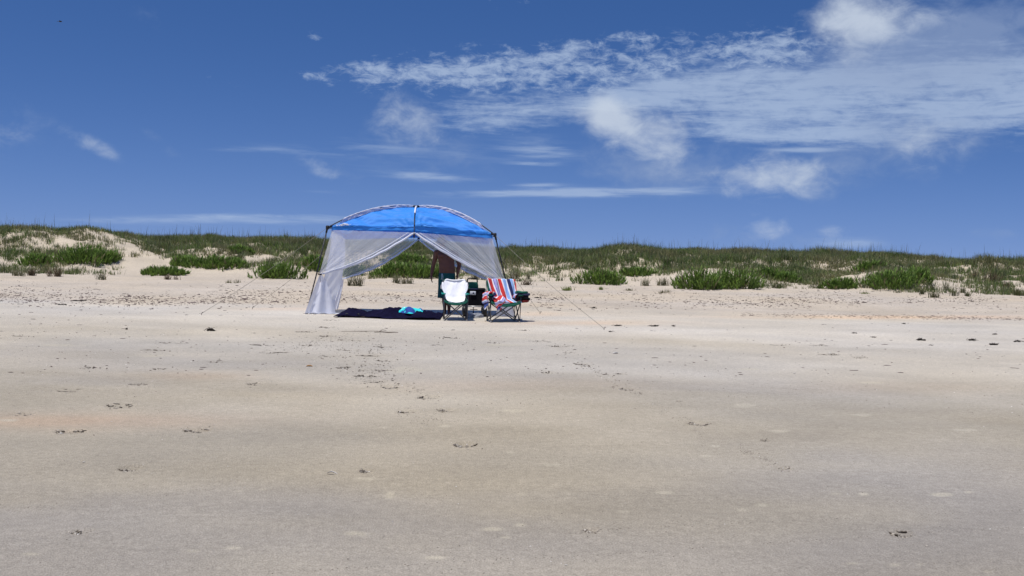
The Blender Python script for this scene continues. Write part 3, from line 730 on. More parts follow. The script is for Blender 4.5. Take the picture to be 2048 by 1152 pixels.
# ------------------------------------------------------------------ tent
V3 = lambda a: Vector(tuple(float(c) for c in a))
FL = V3(ground(613, 628)); FR = V3(ground(1030, 634)); BL = V3(at(662, 620, 27.7)); BR = V3(at(1026, 631, 28.0))
BL.z = float(hgt(BL.x, BL.y)); BR.z = float(hgt(BR.x, BR.y))
cFL = V3(at(655, 455, 26.2)); cFR = V3(at(990, 470, 26.0)); cBL = V3(at(687, 472, 28.1)); cBR = V3(at(981, 481, 28.1))
vFL = V3(at(664, 452, 26.25)); vFR = V3(at(985, 469, 26.05)); vM = V3(at(829, 453, 26.1)); vBL = V3(at(691, 469, 28.0)); vBR = V3(at(976, 479, 28.0)); vN = V3(at(837, 466, 28.0))
PK = V3(at(833, 413, 27.1))
tent = root('screen_tent', ((FL+FR+BL+BR)/4), 'blue domed screen tent with white mesh curtains tied back at its corners', 'tent')
TO = Vector(tent.location)
def tb(mb, name, mat, parent=tent, **k): mb.V = [tuple(Vector(v)-TO) for v in mb.V]; return mb.build(name, mat, parent, **k)
def tgrid(name, fn, nu, nv, mat, th=0, parent=tent):
    V, Fc = grid(fn, nu, nv); o = ob(name, mkmesh(name, [Vector(v)-TO for v in V], Fc, mat), parent)
    if th: thicken(o, th)
    return o
def bez(p0, p1, p2, t): return p0*(1-t)**2+p1*2*t*(1-t)+p2*t*t
def arcpts(c, bow=.12, lift=.42):
    mid = c.lerp(PK, .52); mid.z = c.z+(PK.z-c.z)*1.12+.02; return lambda t: bez(c, mid, PK+Vector((0, 0, -.005)), t)
arcs = {k: arcpts(c) for k, c in (('FL', cFL), ('FR', cFR), ('BR', cBR), ('BL', cBL))}
def midarc(c):
    mid = Vector((c.x*.5+PK.x*.5, c.y*.72+PK.y*.28, PK.z-.02)); return lambda t: bez(c, mid, PK, t)
marc = {'M': midarc(vM+Vector((0, -.06, .0))), 'N': midarc(vN+Vector((0, .06, 0)))}
for k in arcs: tb(MB().tube([arcs[k](t/20) for t in range(21)], .013, 7), 'roof_pole', M['pole'])
for k in ('M', 'N'):
    tb(MB().tube([marc[k](.42*t/10) for t in range(11)], .012, 7), 'centre_pole', M['pole'])
    tb(MB().tube([marc[k](.40+.60*t/14) for t in range(15)], .019, 8), 'centre_sleeve', M['hem'])
for c, f in ((cFL, FL), (cFR, FR), (cBL, BL), (cBR, BR)):
    lg = tb(MB().tube([c, c.lerp(f, .5)+Vector(((c.x-TO.x)*-.004, 0, 0)), f+Vector((0, 0, .01))], [.014, .014, .012], 8), 'leg', M['pole'])
    ft = MB().ell(f+Vector((0, 0, .012)), (.035, .035, .02), 8, 5); ft.V = [tuple(Vector(v)-TO) for v in ft.V]; ft.build('foot_cap', M['joint'], lg)
    j = MB(); j.box(c, (.07, .07, .09), .015); j.tube([c, c.lerp(PK, .045)], .024, 8); j.tube([c, c.lerp(f, .06)], .022, 8)
    tb(j, 'corner_joint', M['joint'])
jb = MB(); jb.box(PK+Vector((0, 0, .0)), (.16, .12, .05), .012); tb(jb, 'hub', M['joint'])
tb(MB().box(vM+Vector((0, -.07, -.20)), (.035, .03, .09), .008), 'hook', M['joint']); tb(MB().box(vN+Vector((0, .05, -.15)), (.05, .04, .10), .008), 'hook', M['joint'])
tb(MB().tube([vM+Vector((0, -.06, 0)), vM+Vector((0, -.075, -.25))], .010, 6), 'hook', M['pole'])
# straps from canopy corners to the joints
for a, b in ((vFL, cFL), (vFR, cFR), (vBL, cBL), (vBR, cBR)):
    tb(MB().tube([a+Vector((0, 0, -.05)), b+Vector((0, 0, -.03))], .006, 5), 'strap', M['joint'])

def fabric_arc(k, v):
    """edge of the blue cloth under a pole"""
    if k in arcs:
        a = arcs[k]
        return lambda t: (v.lerp(a(t), min(1, .35+t*1.4))+Vector((0, 0, -.012-.048*math.sin(pi*min(1, t*1.02))**.7))) if t > 0 else v
    a = marc[k]; c0 = vM if k == 'M' else vN
    return lambda t: c0.lerp(a(t), min(1, t*3.2))+Vector((0, 0, -.02))
def wr(s, t, sd):   # wrinkles: long creases pulled toward the corners and the pole foot
    a = fb(s*1.5+sd+t*1.2, t*13+s*2.2*(1-t)+sd, int(sd), 3)-.5
    b = math.sin((t*26+s*5+3*v1(s*4.+sd, t*5., 3)))*(.25+.75*abs(2*s-1))
    q = math.sin(math.atan2(t, s+.02)*26+sd+4*a)*math.exp(-(s*s+t*t)*4)+math.sin(math.atan2(t, 1.02-s)*26+sd+5*a)*math.exp(-((1-s)**2+t*t)*4)
    cr = abs(math.sin((t*9-s*1.1+1.5*a)*2.2+sd)); cr2 = abs(math.sin((t*7+s*1.6-1.2*a)*2.4+sd*2)); a += .19*(cr**.5+cr2**.5-1.4)*max(0, 1-t*1.15)
    return (.24*a+.007*b*max(0, 1-t*1.3))*max(.15, 1-t*.9)+.012*q*(1-t)
def panel(name, v0, v1, a0, a1, sd):
    e0 = fabric_arc(a0, v0); e1 = fabric_arc(a1, v1)
    def raw(s, t):
        p = e0(t)*(1-s)+e1(t)*s; sag = -.05*math.sin(pi*s)*math.sin(pi*min(1, t*1.0))
        out = (v0+v1)/2-PK; out.z = 0; out.normalize()
        eave = (v0.lerp(v1, s))
        if t < .001: p = eave
        return p+Vector((0, 0, sag)), out
    def fn(s, t):
        p, out = raw(s, t); n = (out*.55+Vector((0, 0, .83))); w = wr(s, t, sd)*min(1, (1-t)*4)*min(1, s*10+.2)*min(1, (1-s)*10+.2)
        return p+n*w
    return tgrid('roof_panel', fn, 90, 60, M['blue'], 0, tent), fn
pn = {}
pn['a'] = panel('a', vFL, vM, 'FL', 'M', 3); pn['b'] = panel('b', vM, vFR, 'M', 'FR', 8); pn['c'] = panel('c', vFR, vBR, 'FR', 'BR', 13)
pn['d'] = panel('d', vBR, vN, 'BR', 'N', 18); pn['e'] = panel('e', vN, vBL, 'N', 'BL', 23); pn['f'] = panel('f', vBL, vFL, 'BL', 'FL', 28)
def valance(v0, v1, sd, h=.095):
    out = (v0+v1)/2-PK; out.z = 0; out.normalize()
    def fn(s, t):
        p = v0.lerp(v1, s); hh = h*(1+.25*math.exp(-((s-.5)*2)**2*3)*0)
        return p+Vector((0, 0, -hh*t-.0))+out*(.008*math.sin(s*40+sd)*t+.018*(fb(s*9.+sd, t*1.5+s*4, 5, 3)-.5)*(.2+t))
    tgrid('valance', fn, 80, 6, M['blue'])
for (p0, p1, sd) in ((vFL, vM, 1), (vM, vFR, 2), (vFR, vBR, 3), (vBR, vN, 4), (vN, vBL, 5), (vBL, vFL, 6)): valance(p0, p1, sd, .085 if sd in (1, 2) else .11)
# lilac sleeves that carry the poles
for k, v in (('FL', vFL), ('FR', vFR), ('BL', vBL), ('BR', vBR)):
    e = fabric_arc(k, v); a = arcs[k]
    def fn(s, t, e=e, a=a, k=k):
        tt = .17+.81*s; tw = .07*(fb(s*22+t*2.5, t*1.3+sum(map(ord, k)), 4, 3)-.5)*math.sin(pi*t*.9)
        return e(tt).lerp(a(tt)+Vector((0, 0, .016)), t)+Vector((0, -.02-tw, .3*tw))
    tgrid('pole_sleeve', fn, 150, 6, M['sleeve'])
    def rim(a=a): return [a(.17+.81*i/40)+Vector((0, -.004, .012+.002*math.sin(i*2.1))) for i in range(41)]
    tb(MB().tube(rim(), .014, 6), 'pole_sleeve', M['hem'])
# emblem printed on the left front roof panel: a hump over a line of tiny lettering
fa = pn['a'][1]
def onp(u, v):    # metres across / up from the emblem's foot
    s = .155+u/ (vM-vFL).length; t = .045+v*.42; p = fa(s, t); q = fa(s+.01, t)-p; r = fa(s, t+.01)-p; n = q.cross(r).normalized()
    if n.y > 0: n = -n
    return p+n*.012
mb = MB(); hump = [(-.10, 0), (-.085, .03), (-.06, .04), (-.05, .075), (-.02, .115), (0, .12), (.02, .105), (.045, .075), (.06, .065), (.075, .03), (.10, 0)]
nn = len(hump); Vv = []
for i, (a, b) in enumerate(hump):
    for j in range(5): Vv.append(onp(a, .05+b*j/4))
mb.add(Vv, [(i*5+j, (i+1)*5+j, (i+1)*5+j+1, i*5+j+1) for i in range(nn-1) for j in range(4)])
xx = -.17
for i in range(10):
    w = (.018, .026, .022, .028)[i % 4]; x0 = xx; x1 = xx+w; xx = x1+.010
    mb.add([onp(x0, .0), onp(x1, .0), onp(x1, .035), onp(x0, .035)], [(0, 1, 2, 3)])
tb(mb, 'emblem', M['logo'], smooth=False)

# curtains -----------------------------------------------------------------
def low(v, h=.085): return v+Vector((0, 0, -h))
tieL = V3(at(640, 548, 26.05)); tieR = V3(at(1010, 567, 26.0)); tieBL = V3(at(681, 558, 27.95)); tieBR = V3(at(1000, 566, 28.0))
def curtain(name, top0, top1, tie, mat, sd, sag=.10, folds=9, amp=.05, hemr=.028, outv=Vector((0, -1, 0))):
    """cloth hung along top0 (corner) .. top1 (middle) and gathered at tie"""
    def fn(s, t):
        top = top0.lerp(top1, s); e = tie+Vector((0, 0, .05*(1-s)))
        p = top.lerp(e, t); p.z -= sag*s*math.sin(pi*t)*(.4+.6*s); 
        f = (fb(s*folds+sd*7, t*.8, 7, 4)-.5)*3.2*amp*(.12+.88*t)*(1-t)**.3
        return p+outv*f
    o = tgrid(name, fn, 110, 40, mat)
    hm = MB().tube([fn(1, i/30)+Vector((0, 0, -.01+.006*math.sin(i*1.3))) for i in range(31)], [hemr*(.45+.55*math.sin(pi*(.12+.8*i/30))) for i in range(31)], 8); hm.V = [tuple(Vector(v)-TO) for v in hm.V]
    hm.build('hem', M['hem'], o)
    h2 = MB().tube([fn(.93, i/30)+outv*.015 for i in range(31)], [.012*(.4+.6*math.sin(pi*i/30)) for i in range(31)], 6); h2.V = [tuple(Vector(v)-TO) for v in h2.V]; h2.build('hem', M['hem'], o)
    return o
curtain('front_curtain', low(vFL), low(vM, .13), tieL, M['mesh'], 1.0, sag=.12, folds=7, amp=.03)
curtain('front_curtain', low(vFR), low(vM, .13), tieR, M['mesh'], 2.5, sag=.05, folds=9, amp=.085, hemr=.032)
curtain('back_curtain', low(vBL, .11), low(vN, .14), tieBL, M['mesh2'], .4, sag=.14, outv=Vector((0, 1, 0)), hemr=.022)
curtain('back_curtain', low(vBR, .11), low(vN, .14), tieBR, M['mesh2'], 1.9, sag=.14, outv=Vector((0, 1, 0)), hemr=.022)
# end walls of white cloth between front and back corners
def wall(name, f_t, b_t, f_b, b_b, sd, mat, inward):
    def fn(s, t):
        p = f_t.lerp(b_t, s).lerp(f_b.lerp(b_b, s), t)
        puck = .05*math.sin(s*9+sd+t*3)*t*(1-t*.5)+.028*math.sin(math.atan2(1.02-t, s+.1)*20+sd)*t+.05*(fb(s*3.+sd, t*2.5, 7, 3)-.5)
        return p+inward*(puck+.10*math.sin(pi*t))
    return tgrid(name, fn, 60, 60, mat)
wall('end_wall', low(vFL), low(vBL, .1), FL+Vector((.08, .02, .01)), BL+Vector((.03, 0, .01)), 1, M['wall'], Vector((1, 0, 0)))
wall('end_wall', low(vFR), low(vBR, .1), FR+Vector((-.10, .05, .01)), BR+Vector((-.03, 0, .01)), 4, M['mesh'], Vector((-1, 0, 0)))
# loose cloth below each tie, down to the leg foot
def skirt(tie, foot, spread, sd, mat, top_w=.05):
    def fn(s, t):
        w = top_w+(spread.length-top_w)*t**.8; d = spread.normalized()
        p = (tie+Vector((0, 0, -.02))).lerp(foot+Vector((0, 0, .015)), t)+d*w*(s-.12)
        f = .030*math.sin(s*13+sd+t*1.5)*(.4+t*.8)
        return p+Vector((0, -1, 0))*f+Vector((0, 0, -.02*math.sin(s*pi)*t))
    return tgrid('tied_skirt', fn, 46, 44, mat)
skirt(tieL, FL+Vector((.05, -.02, 0)), Vector((.62, .30, 0)), 1, M['wall']); skirt(tieR, FR+Vector((-.05, -.02, 0)), Vector((-.42, .3, 0)), 3, M['wall'])
skirt(tieBL, BL+Vector((.0, .03, 0)), Vector((.16, .12, 0)), 2, M['wall'], .1); skirt(tieBR, BR, Vector((-.30, .1, 0)), 5, M['wall'])
for q, l in ((tieL, cFL.lerp(FL, .53)), (tieR, cFR.lerp(FR, .6)), (tieBL, cBL.lerp(BL, .58)), (tieBR, cBR.lerp(BR, .6))):
    tb(MB().tube([l, (l+q)/2+Vector((0, 0, -.01)), q], .005, 5).tube([q+Vector((-.04, -.03, 0)), q+Vector((.04, -.03, -.01))], .018, 6).tube([q+Vector((0, -.03, 0)), q+Vector((.02, -.05, -.18))], .004, 5), 'tie_cord', M['joint'])
# white cloth edge spilled on the sand at the left foot
def spill(s, t):
    x = FL.x+.04+.62*s; y = FL.y-.06+.55*s*.4+t*.28; return Vector((x, y, float(hgt(x, y))+.012+.03*abs(math.sin(s*9+t*2))*(1-t)*(1-s)))
tgrid('spilled_hem', spill, 40, 8, M['hem'])

# guy ropes : each a thing, from a corner joint to a stake in the sand
def guy(a, px, py, label):
    g = V3(ground(px, py)); r = root('guy_rope', g, label, 'rope', 'guy ropes of the tent')
    ln = [a.lerp(g+Vector((0, 0, .03)), t/12)-Vector((0, 0, .05*math.sin(pi*t/12)))-g for t in range(13)]
    MB().tube(ln, .0042, 5).build('cord', M['rope'], r)
    MB().tube([Vector((0, 0, -.1)), Vector((0, 0, .03)), Vector((.02, 0, .06)), Vector((.035, 0, .045))], .006, 6).build('stake', M['joint'], r)
guy(cFL, 403, 630, 'thin guy rope from the left front corner to the leftmost stake in the sand')
guy(cBL, 505, 618, 'thin guy rope right of the leftmost one, from the back left corner')
guy(cFR, 1208, 660, 'long thin guy rope from the right front tent corner, farthest right of all')
guy(cBR, 1080, 628, 'short thin guy rope ending just right of the striped towel chair')

# ------------------------------------------------------------------ camp chairs
def camp_chair(px, py, rz, label, backdrop=True, w=.27):
    g = ground(px, py); r = root('camp_chair', g, label, 'chair', None, rz)
    w2 = w; d = .24; sh = .455
    def leg(p, q, rr=.0125, foot=True):
        o = MB().tube([p, q], rr, 7).build('leg', M['steel'], r)
        if foot: MB().ell((p[0], p[1], .012), (.022, .022, .014), 8, 5).build('foot_cap', M['foot'], o)
    A = {(-1, -1): (-w2, -d, .01), (1, -1): (w2, -d, .01), (-1, 1): (-w2, d, .01), (1, 1): (w2, d, .01)}
    T = {(-1, -1): (-w2-.01, -d-.02, sh), (1, -1): (w2+.01, -d-.02, sh), (-1, 1): (-w2, d, sh), (1, 1): (w2, d, sh)}
    for (p, q) in (((-1, -1), (1, -1)), ((1, -1), (-1, -1)), ((-1, 1), (1, 1)), ((1, 1), (-1, 1)), ((-1, -1), (-1, 1)), ((-1, 1), (-1, -1)), ((1, -1), (1, 1)), ((1, 1), (1, -1))):
        leg(A[p], T[q])
    r.scale = (1, 1, .91)
    for s in (-1, 1):
        MB().tube([(s*w2*1.02, -d, .02), (s*w2*1.06, -d-.02, .60)], .009, 7).build('front_post', M['steel'], r)
        MB().tube([(s*w2, d, .02), (s*w2, d+.03, .42), (s*(w2+.005), d+.135, .915)], .009, 7).build('back_post', M['steel'], r)
        def arm(u, v, s=s):
            y = -d-.05+(2*d+.12)*u; return (s*(w2*1.06+.035*(2*v-1)), y, .615-.03*math.sin(pi*u)+.004*math.cos(v*6))
        V, Fc = grid(arm, 16, 4); o = ob('armrest', mkmesh('armrest', V, Fc, M['teal'] if s == -1 or backdrop else M['green']), r); thicken(o, .012)
    def seat(u, v):
        x = (2*u-1)*(w2+.0); y = -d-.02+(2*d+.02)*v
        return (x, y, sh-.075*math.sin(pi*u)**.8*(1-.3*v)+(.03 if v < .04 else 0)-.015*v)
    V, Fc = grid(seat, 18, 14); thicken(ob('seat', mkmesh('seat', V, Fc, M['green']), r), .01)
    def lip(u, v):
        x = (2*u-1)*(w2+.01); return (x, -d-.035, sh+.015-.075*math.sin(pi*u)**.8-.05*v)
    V, Fc = grid(lip, 18, 3); thicken(ob('seat_edge', mkmesh('seat_edge', V, Fc, M['green']), r), .01)
    def back(u, v):
        ww = w2*(.80+.22*v); x = (2*u-1)*ww; z = sh-.03+(.50)*v; y = d+.02+.15*v**1.2+.06*math.sin(pi*u)*(1-v*.5)
        return (x, y, z-.03*math.sin(pi*u)*v)
    V, Fc = grid(back, 18, 14); thicken(ob('backrest', mkmesh('backrest', V, Fc, M['green']), r), .01)
    for s in (-1, 1):   # side webbing between seat and arm
        MB().tube([(s*w2, d, .55), (s*w2*1.0, 0, .49), (s*w2*1.02, -d, .46)], .012, 6).build('side_strap', M['green'], r)
    return r
ch1 = camp_chair(910, 640, .10, 'green folding camp chair under the white towel', True, .235)
ch2 = camp_chair(1006, 643, .2, 'green folding camp chair under the striped towel', False, .30)
def local(o, v): return Matrix.Translation(o.location) @ Matrix.Rotation(o.rotation_euler.z, 4, 'Z') @ Vector(v)

def white_towel():
    d = .24; w2 = .235
    def path(v):    # over the back and down to the seat
        if v < .15: k = v/.15; return (d+.25, .70+.26*k)
        if v < .22: k = (v-.15)/.07; return (d+.25-.10*k, .96+.015*math.sin(pi*k))
        if v < .78: k = (v-.22)/.56; return (d+.15-.20*k**1.2, .96-.45*k)
        k = (v-.78)/.22; return (d-.05-.46*k, .51-.085*k**1.5)
    def fn(u, v):
        y, z = path(v); k = max(0, (v-.22)/.78)
        hw = .285*(1-.12*max(0, k-.10)-.50*max(0, k-.30)**1.1)*(1-.16*max(0, 1-abs(v-.20)/.10)**.6*0)
        x = (2*u-1)*hw+.012*math.sin(v*16)*(2*u-1); sl = .012 if v < .3 else 0
        z -= .9*max(0, abs(2*u-1)-.55)**2*math.exp(-((v-.18)/.10)**2)+.06*math.sin(pi*u)*math.exp(-((v-.2)/.12)**2); x += .02*(fb(v*5+(u > .5)*9, .3, 5, 3)-.5)*(2*u-1)*3
        dep = .035*math.sin(pi*u)*(k > 0)
        wr_ = .040*(fb(u*5.+2, v*3., 5, 4)-.5)+.010*math.sin(u*13+v*5)
        if k > .62: z -= .03*math.sin(pi*u)
        return Vector((x, y+dep-wr_, z+wr_*.08))
    V, Fc = grid(fn, 44, 60); o = ob('white_towel', mkmesh('white_towel', V, Fc, M['white']), None, 'white terry towel draped over the back and seat of the left camp chair', 'towel')
    thicken(o, .012); o.location = ch1.location; o.rotation_euler = ch1.rotation_euler; o.scale = (1, 1, .91)
white_towel()

def stripe_mat():
    m, nt, out = nmat('striped_terry'); N = nt.nodes
    a = N.new('ShaderNodeAttribute'); a.attribute_name = 'tint'
    b = N.new('ShaderNodeBsdfPrincipled'); b.inputs['Roughness'].default_value = .95
    r = N.new('ShaderNodeValToRGB'); r.color_ramp.interpolation = 'CONSTANT'
    W = (.72, .72, .76); Rd = (.56, .035, .03); B = (.06, .11, .42); L = (.36, .35, .62); K = (.012, .018, .085); S = (.25, .42, .72)
    st = [(0, B), (.06, K), (.11, B), (.18, W), (.22, Rd), (.33, W), (.37, B), (.385, L), (.45, K), (.465, W), (.50, Rd), (.60, W), (.63, S), (.72, W), (.76, K), (.84, S), (.90, W), (.94, Rd)]
    e = r.color_ramp.elements; e[0].position = 0; e[0].color = (*B, 1); e[1].position = .06; e[1].color = (*K, 1)
    for p, c in st[2:]: q = e.new(p); q.color = (*c, 1)
    link(nt, a.outputs['Fac'], r.inputs[0]); link(nt, r.outputs[0], b.inputs['Base Color']); link(nt, b.outputs[0], out.inputs[0]); return m
M['stripe'] = stripe_mat()
def striped():
    d = .24; w2 = .30
    V = []; Fc = []; T = []
    nu, nv = 90, 60
    def path(v):
        if v < .12: k = v/.12; return (d+.24, .78+.17*k)
        if v < .18: k = (v-.12)/.06; return (d+.24-.09*k, .955+.01*math.sin(pi*k))
        if v < .72: k = (v-.18)/.54; return (d+.15-.19*k, .955-.45*k)
        k = (v-.72)/.28; return (d-.04-.46*k, .505-.06*k)
    for j in range(nv+1):
        for i in range(nu+1):
            u = i/nu; v = j/nv; y, z = path(v)
            wv = .016*math.sin(u*23+v*4)+.02*(fb(u*6., v*6., 15, 3)-.5)
            x = -w2*1.0+2.0*w2*u*(1-.22*max(0, v-.3))+.02+.13*max(0, v-.18)
            V.append((x, y-wv+.04*math.sin(pi*u), z+wv*.3)); T.append(.16+.78*u+.0+.02*math.sin(v*5)+.10*(v-.5)*-1)
    Fc = [(j*(nu+1)+i, j*(nu+1)+i+1, (j+1)*(nu+1)+i+1, (j+1)*(nu+1)+i) for j in range(nv) for i in range(nu)]
    # part of the towel bunched over the left arm, stripes crossing it
    n0 = len(V); nu2, nv2 = 34, 60
    for j in range(nv2+1):
        for i in range(nu2+1):
            u = i/nu2; v = j/nv2
            a = -1.0+3.0*v           # round the arm from inside to outside
            rx = .085; cx = -w2*1.0+.0; cz = .60
            if v < .55: x = cx+rx*math.cos(pi*(.05+1.05*v/.55)); z = cz-.02+.085*math.sin(pi*(.05+.95*v/.55))
            else: k = (v-.55)/.45; x = cx-rx*1.02-.01*math.sin(k*5); z = cz-.02-.28*k*(1-.35*abs(2*u-1)**2)+.02*math.sin(u*9)*k
            y = -d-.07+(2*d+.12)*u
            wv = .014*math.sin(u*15+v*9)+.03*(fb(u*5.+3, v*7., 25, 3)-.5)
            V.append((x+wv, y, z+wv)); T.append(.05+.62*((v*1.15+.12*math.sin(u*4)) % 1))
    Fc += [(n0+j*(nu2+1)+i, n0+j*(nu2+1)+i+1, n0+(j+1)*(nu2+1)+i+1, n0+(j+1)*(nu2+1)+i) for j in range(nv2) for i in range(nu2)]
    # front corner that hangs off the seat
    n1 = len(V); nu3, nv3 = 20, 30
    for j in range(nv3+1):
        for i in range(nu3+1):
            u = i/nu3; v = j/nv3
            x = -w2*1.0+.26*u*(1-.72*max(0, v-.35)/.65)+.12*v; 
            if v < .35: y = .02-.30*(v/.35); z = .58-.10*(v/.35)+.03*math.sin(u*8)
            else: k = (v-.35)/.65; y = -.29-.02*math.sin(u*5); z = .48-.20*k
            V.append((x, y, z+.012*math.sin(u*12+v*5))); T.append(.05+.55*((u*.4+v*1.1) % 1))
    Fc += [(n1+j*(nu3+1)+i, n1+j*(nu3+1)+i+1, n1+(j+1)*(nu3+1)+i+1, n1+(j+1)*(nu3+1)+i) for j in range(nv3) for i in range(nu3)]
    # and one bunched end over the right side
    n2 = len(V)
    for j in range(nv3+1):
        for i in range(nu3+1):
            u = i/nu3; v = j/nv3; a = pi*(v*1.1-.05)
            x = w2*1.0+.03-.10*math.cos(a); z = .56+.075*math.sin(a)+.02*math.sin(u*11+v*5)-.08*(v > .6)*(v-.6); y = -.12+.34*u
            V.append((x, y, z)); T.append(.05+.9*((u*.7+v*.3+.55) % 1))
    Fc += [(n2+j*(nu3+1)+i, n2+j*(nu3+1)+i+1, n2+(j+1)*(nu3+1)+i+1, n2+(j+1)*(nu3+1)+i) for j in range(nv3) for i in range(nu3)]
    me = mkmesh('striped_towel', V, Fc, M['stripe']); tint(me, np.repeat(np.clip(np.array(T), 0, .999)[:, None], 3, 1))
    o = ob('striped_towel', me, None, 'red, white and blue striped towel draped over the right camp chair', 'towel'); thicken(o, .012)
    o.location = ch2.location; o.rotation_euler = ch2.rotation_euler; o.scale = (1, 1, .91)
striped()
def arm_stack():   # dark things folded over the right arm
    p = local(ch2, (.40, -.02, .43)); r = root('folded_towels', p, 'folded black, green and dark red cloths beside the striped towel chair', 'folded cloths', None, .1)
    for i, (z, mt, w, dx) in enumerate(((0, 'red', .24, .0), (.05, 'black', .28, .01), (.095, 'black', .26, -.01), (.14, 'navy', .27, .015), (.18, 'green', .24, -.02))):
        def fn(u, v, z=z, w=w, dx=dx, i=i):
            a = 2*pi*v; n = .45; cx = math.copysign(abs(math.cos(a))**n, math.cos(a)); cy = math.copysign(abs(math.sin(a))**n, math.sin(a))
            e = max(0, 1-(2*u-1)**6)**.5; cx *= e; cy *= e
            return (dx+cx*w*.5+.012*math.sin(u*9+i), -.16+.32*u, z+cy*.030+.012*math.sin(u*5+i*2)+.008*math.sin(cx*3+i))
        V, Fc = grid(fn, 12, 28); ob('folded_cloth', mkmesh('folded_cloth', V, Fc, M['darkred'] if mt == 'red' else M[mt]), r)
M['darkred'] = pmat('dark_red_fabric', (.16, .015, .015), .85, .2, 20)
arm_stack()

# ------------------------------------------------------------------ beach wagon between the chairs
g = ground(949, 633.5); wg = root('beach_wagon', g, 'black folding beach wagon between the two camp chairs, seen end-on', 'wagon', None, .05)
def body(u, v):
    a = 2*pi*u; n = .35; cx = math.copysign(abs(math.cos(a))**n, math.cos(a)); cy = math.copysign(abs(math.sin(a))**n, math.sin(a))
    return (cx*(.215+.012*v+.006*math.sin(v*12)), .42+cy*.42, .24+.34*v+.012*math.sin(a*3)*v)
V, Fc = grid(body, 64, 12); ob('fabric_body', mkmesh('fabric_body', V, Fc, M['black']), wg)
MB().box((0, .42, .25), (.42, .82, .012)).build('floor_panel', M['black'], wg)
MB().tube([(-.225, 0, .60), (-.225, .84, .60), (.225, .84, .60), (.225, 0, .60), (-.225, 0, .60)], .012, 7).build('top_rail', M['joint'], wg)
MB().box((-.02, -.012, .60), (.17, .022, .03), .008).build('pocket_flap', M['navy'], wg)
lb = MB().box((-.045, -.022, .515), (.125, .008, .085), .004).build('pocket_label', M['label'], wg)
MB().ell((-.035, -.028, .515), (.018, .004, .018), 10, 6).build('badge', M['navy'], lb)
MB().tube([(-.23, -.01, .225), (.23, -.01, .225)], .011, 7).build('axle_bar', M['silver'], wg)
for s in (-1, 1):
    MB().tube([(s*.215, 0, .22), (s*.225, 0, .60)], .012, 7).build('post', M['joint'], wg)
    for yy in (.03, .80):
        t = MB(); t.tube([(s*.215-.045, yy, .125), (s*.215-.035, yy, .125), (s*.215+.035, yy, .125), (s*.215+.045, yy, .125)], [.112, .125, .125, .112], 22)
        w = t.build('wheel', M['joint'], wg); MB().tube([(s*.215-.055, yy, .125), (s*.215+.055, yy, .125)], .045, 14).build('wheel_hub', M['steel'], w)
MB().tube([(-.03, .0, .24), (-.03, -.03, .12), (-.02, -.05, .05)], .010, 7).tube([(-.10, -.05, .16), (.06, -.05, .16)], .009, 6).build('pull_handle', M['joint'], wg)
# green bag standing in the wagon
p = local(wg, (-.06, .16, .55)); bg = root('green_bag', p, 'green soft cooler bag with a black handle standing in the black wagon', 'bag')
def bagf(u, v):
    a = 2*pi*u; n = .5; cx = math.copysign(abs(math.cos(a))**n, math.cos(a)); cy = math.copysign(abs(math.sin(a))**n, math.sin(a)); k = 1-.16*v**4
    return (cx*.135*k, cy*.09*k, .20*v)
V, Fc = grid(bagf, 40, 10); n0 = len(V); V.append((0, 0, .205)); Fc += [(n0-41+i, n0-40+i, n0) for i in range(40)]
ob('bag_body', mkmesh('bag_body', V, Fc, M['green']), bg)
MB().tube([(-.11, -.02, .19), (-.105, -.02, .26), (-.07, -.02, .285), (.07, -.02, .285), (.105, -.02, .26), (.11, -.02, .19)], .014, 8).build('handle', M['joint'], bg)

# sneakers on the sand under the wagon
def shoe(px, py, rz, label):
    g = ground(px, py); r = root('sneaker', g, label, 'shoe', 'pair of sneakers under the wagon', rz)
    def prof(t): return (.036+.012*math.sin(pi*min(1, t*1.2))-.008*(t > .9), .075-.035*sst(.35, .8, t))
    rings = []
    for i in range(13):
        t = i/12; w, h = prof(t); k = math.sin(pi*min(1, max(0, (t+.04)/1.08)))**.35
        rings.append((Vector((0, -.14+.28*t, .022+h*.45*k)), w*k, h*.5*k, Matrix.Rotation(pi/2, 3, 'X')))
    MB().loft([(a, b, c_, d_) for (a, b, c_, d_) in rings], 14).build('upper', M['shoe'], r)
    MB().loft([(Vector((0, -.145+.29*i/12, .012)), .047*math.sin(pi*min(1, max(.02, (i/12+.05)/1.1)))**.4, .012, Matrix.Rotation(pi/2, 3, 'X')) for i in range(13)], 14).build('sole', M['shoew'], r)
    MB().tube([(-.025, .03, .10), (.025, .03, .10)], .004, 5).tube([(-.026, .055, .092), (.026, .055, .092)], .004, 5).tube([(-.026, .08, .083), (.026, .08, .083)], .004, 5).build('laces', M['shoew'], r)
shoe(946, 635, 1.9, 'grey and white sneaker under the left side of the black wagon')
shoe(958, 635.5, 2.5, 'grey and white sneaker under the right side of the black wagon')

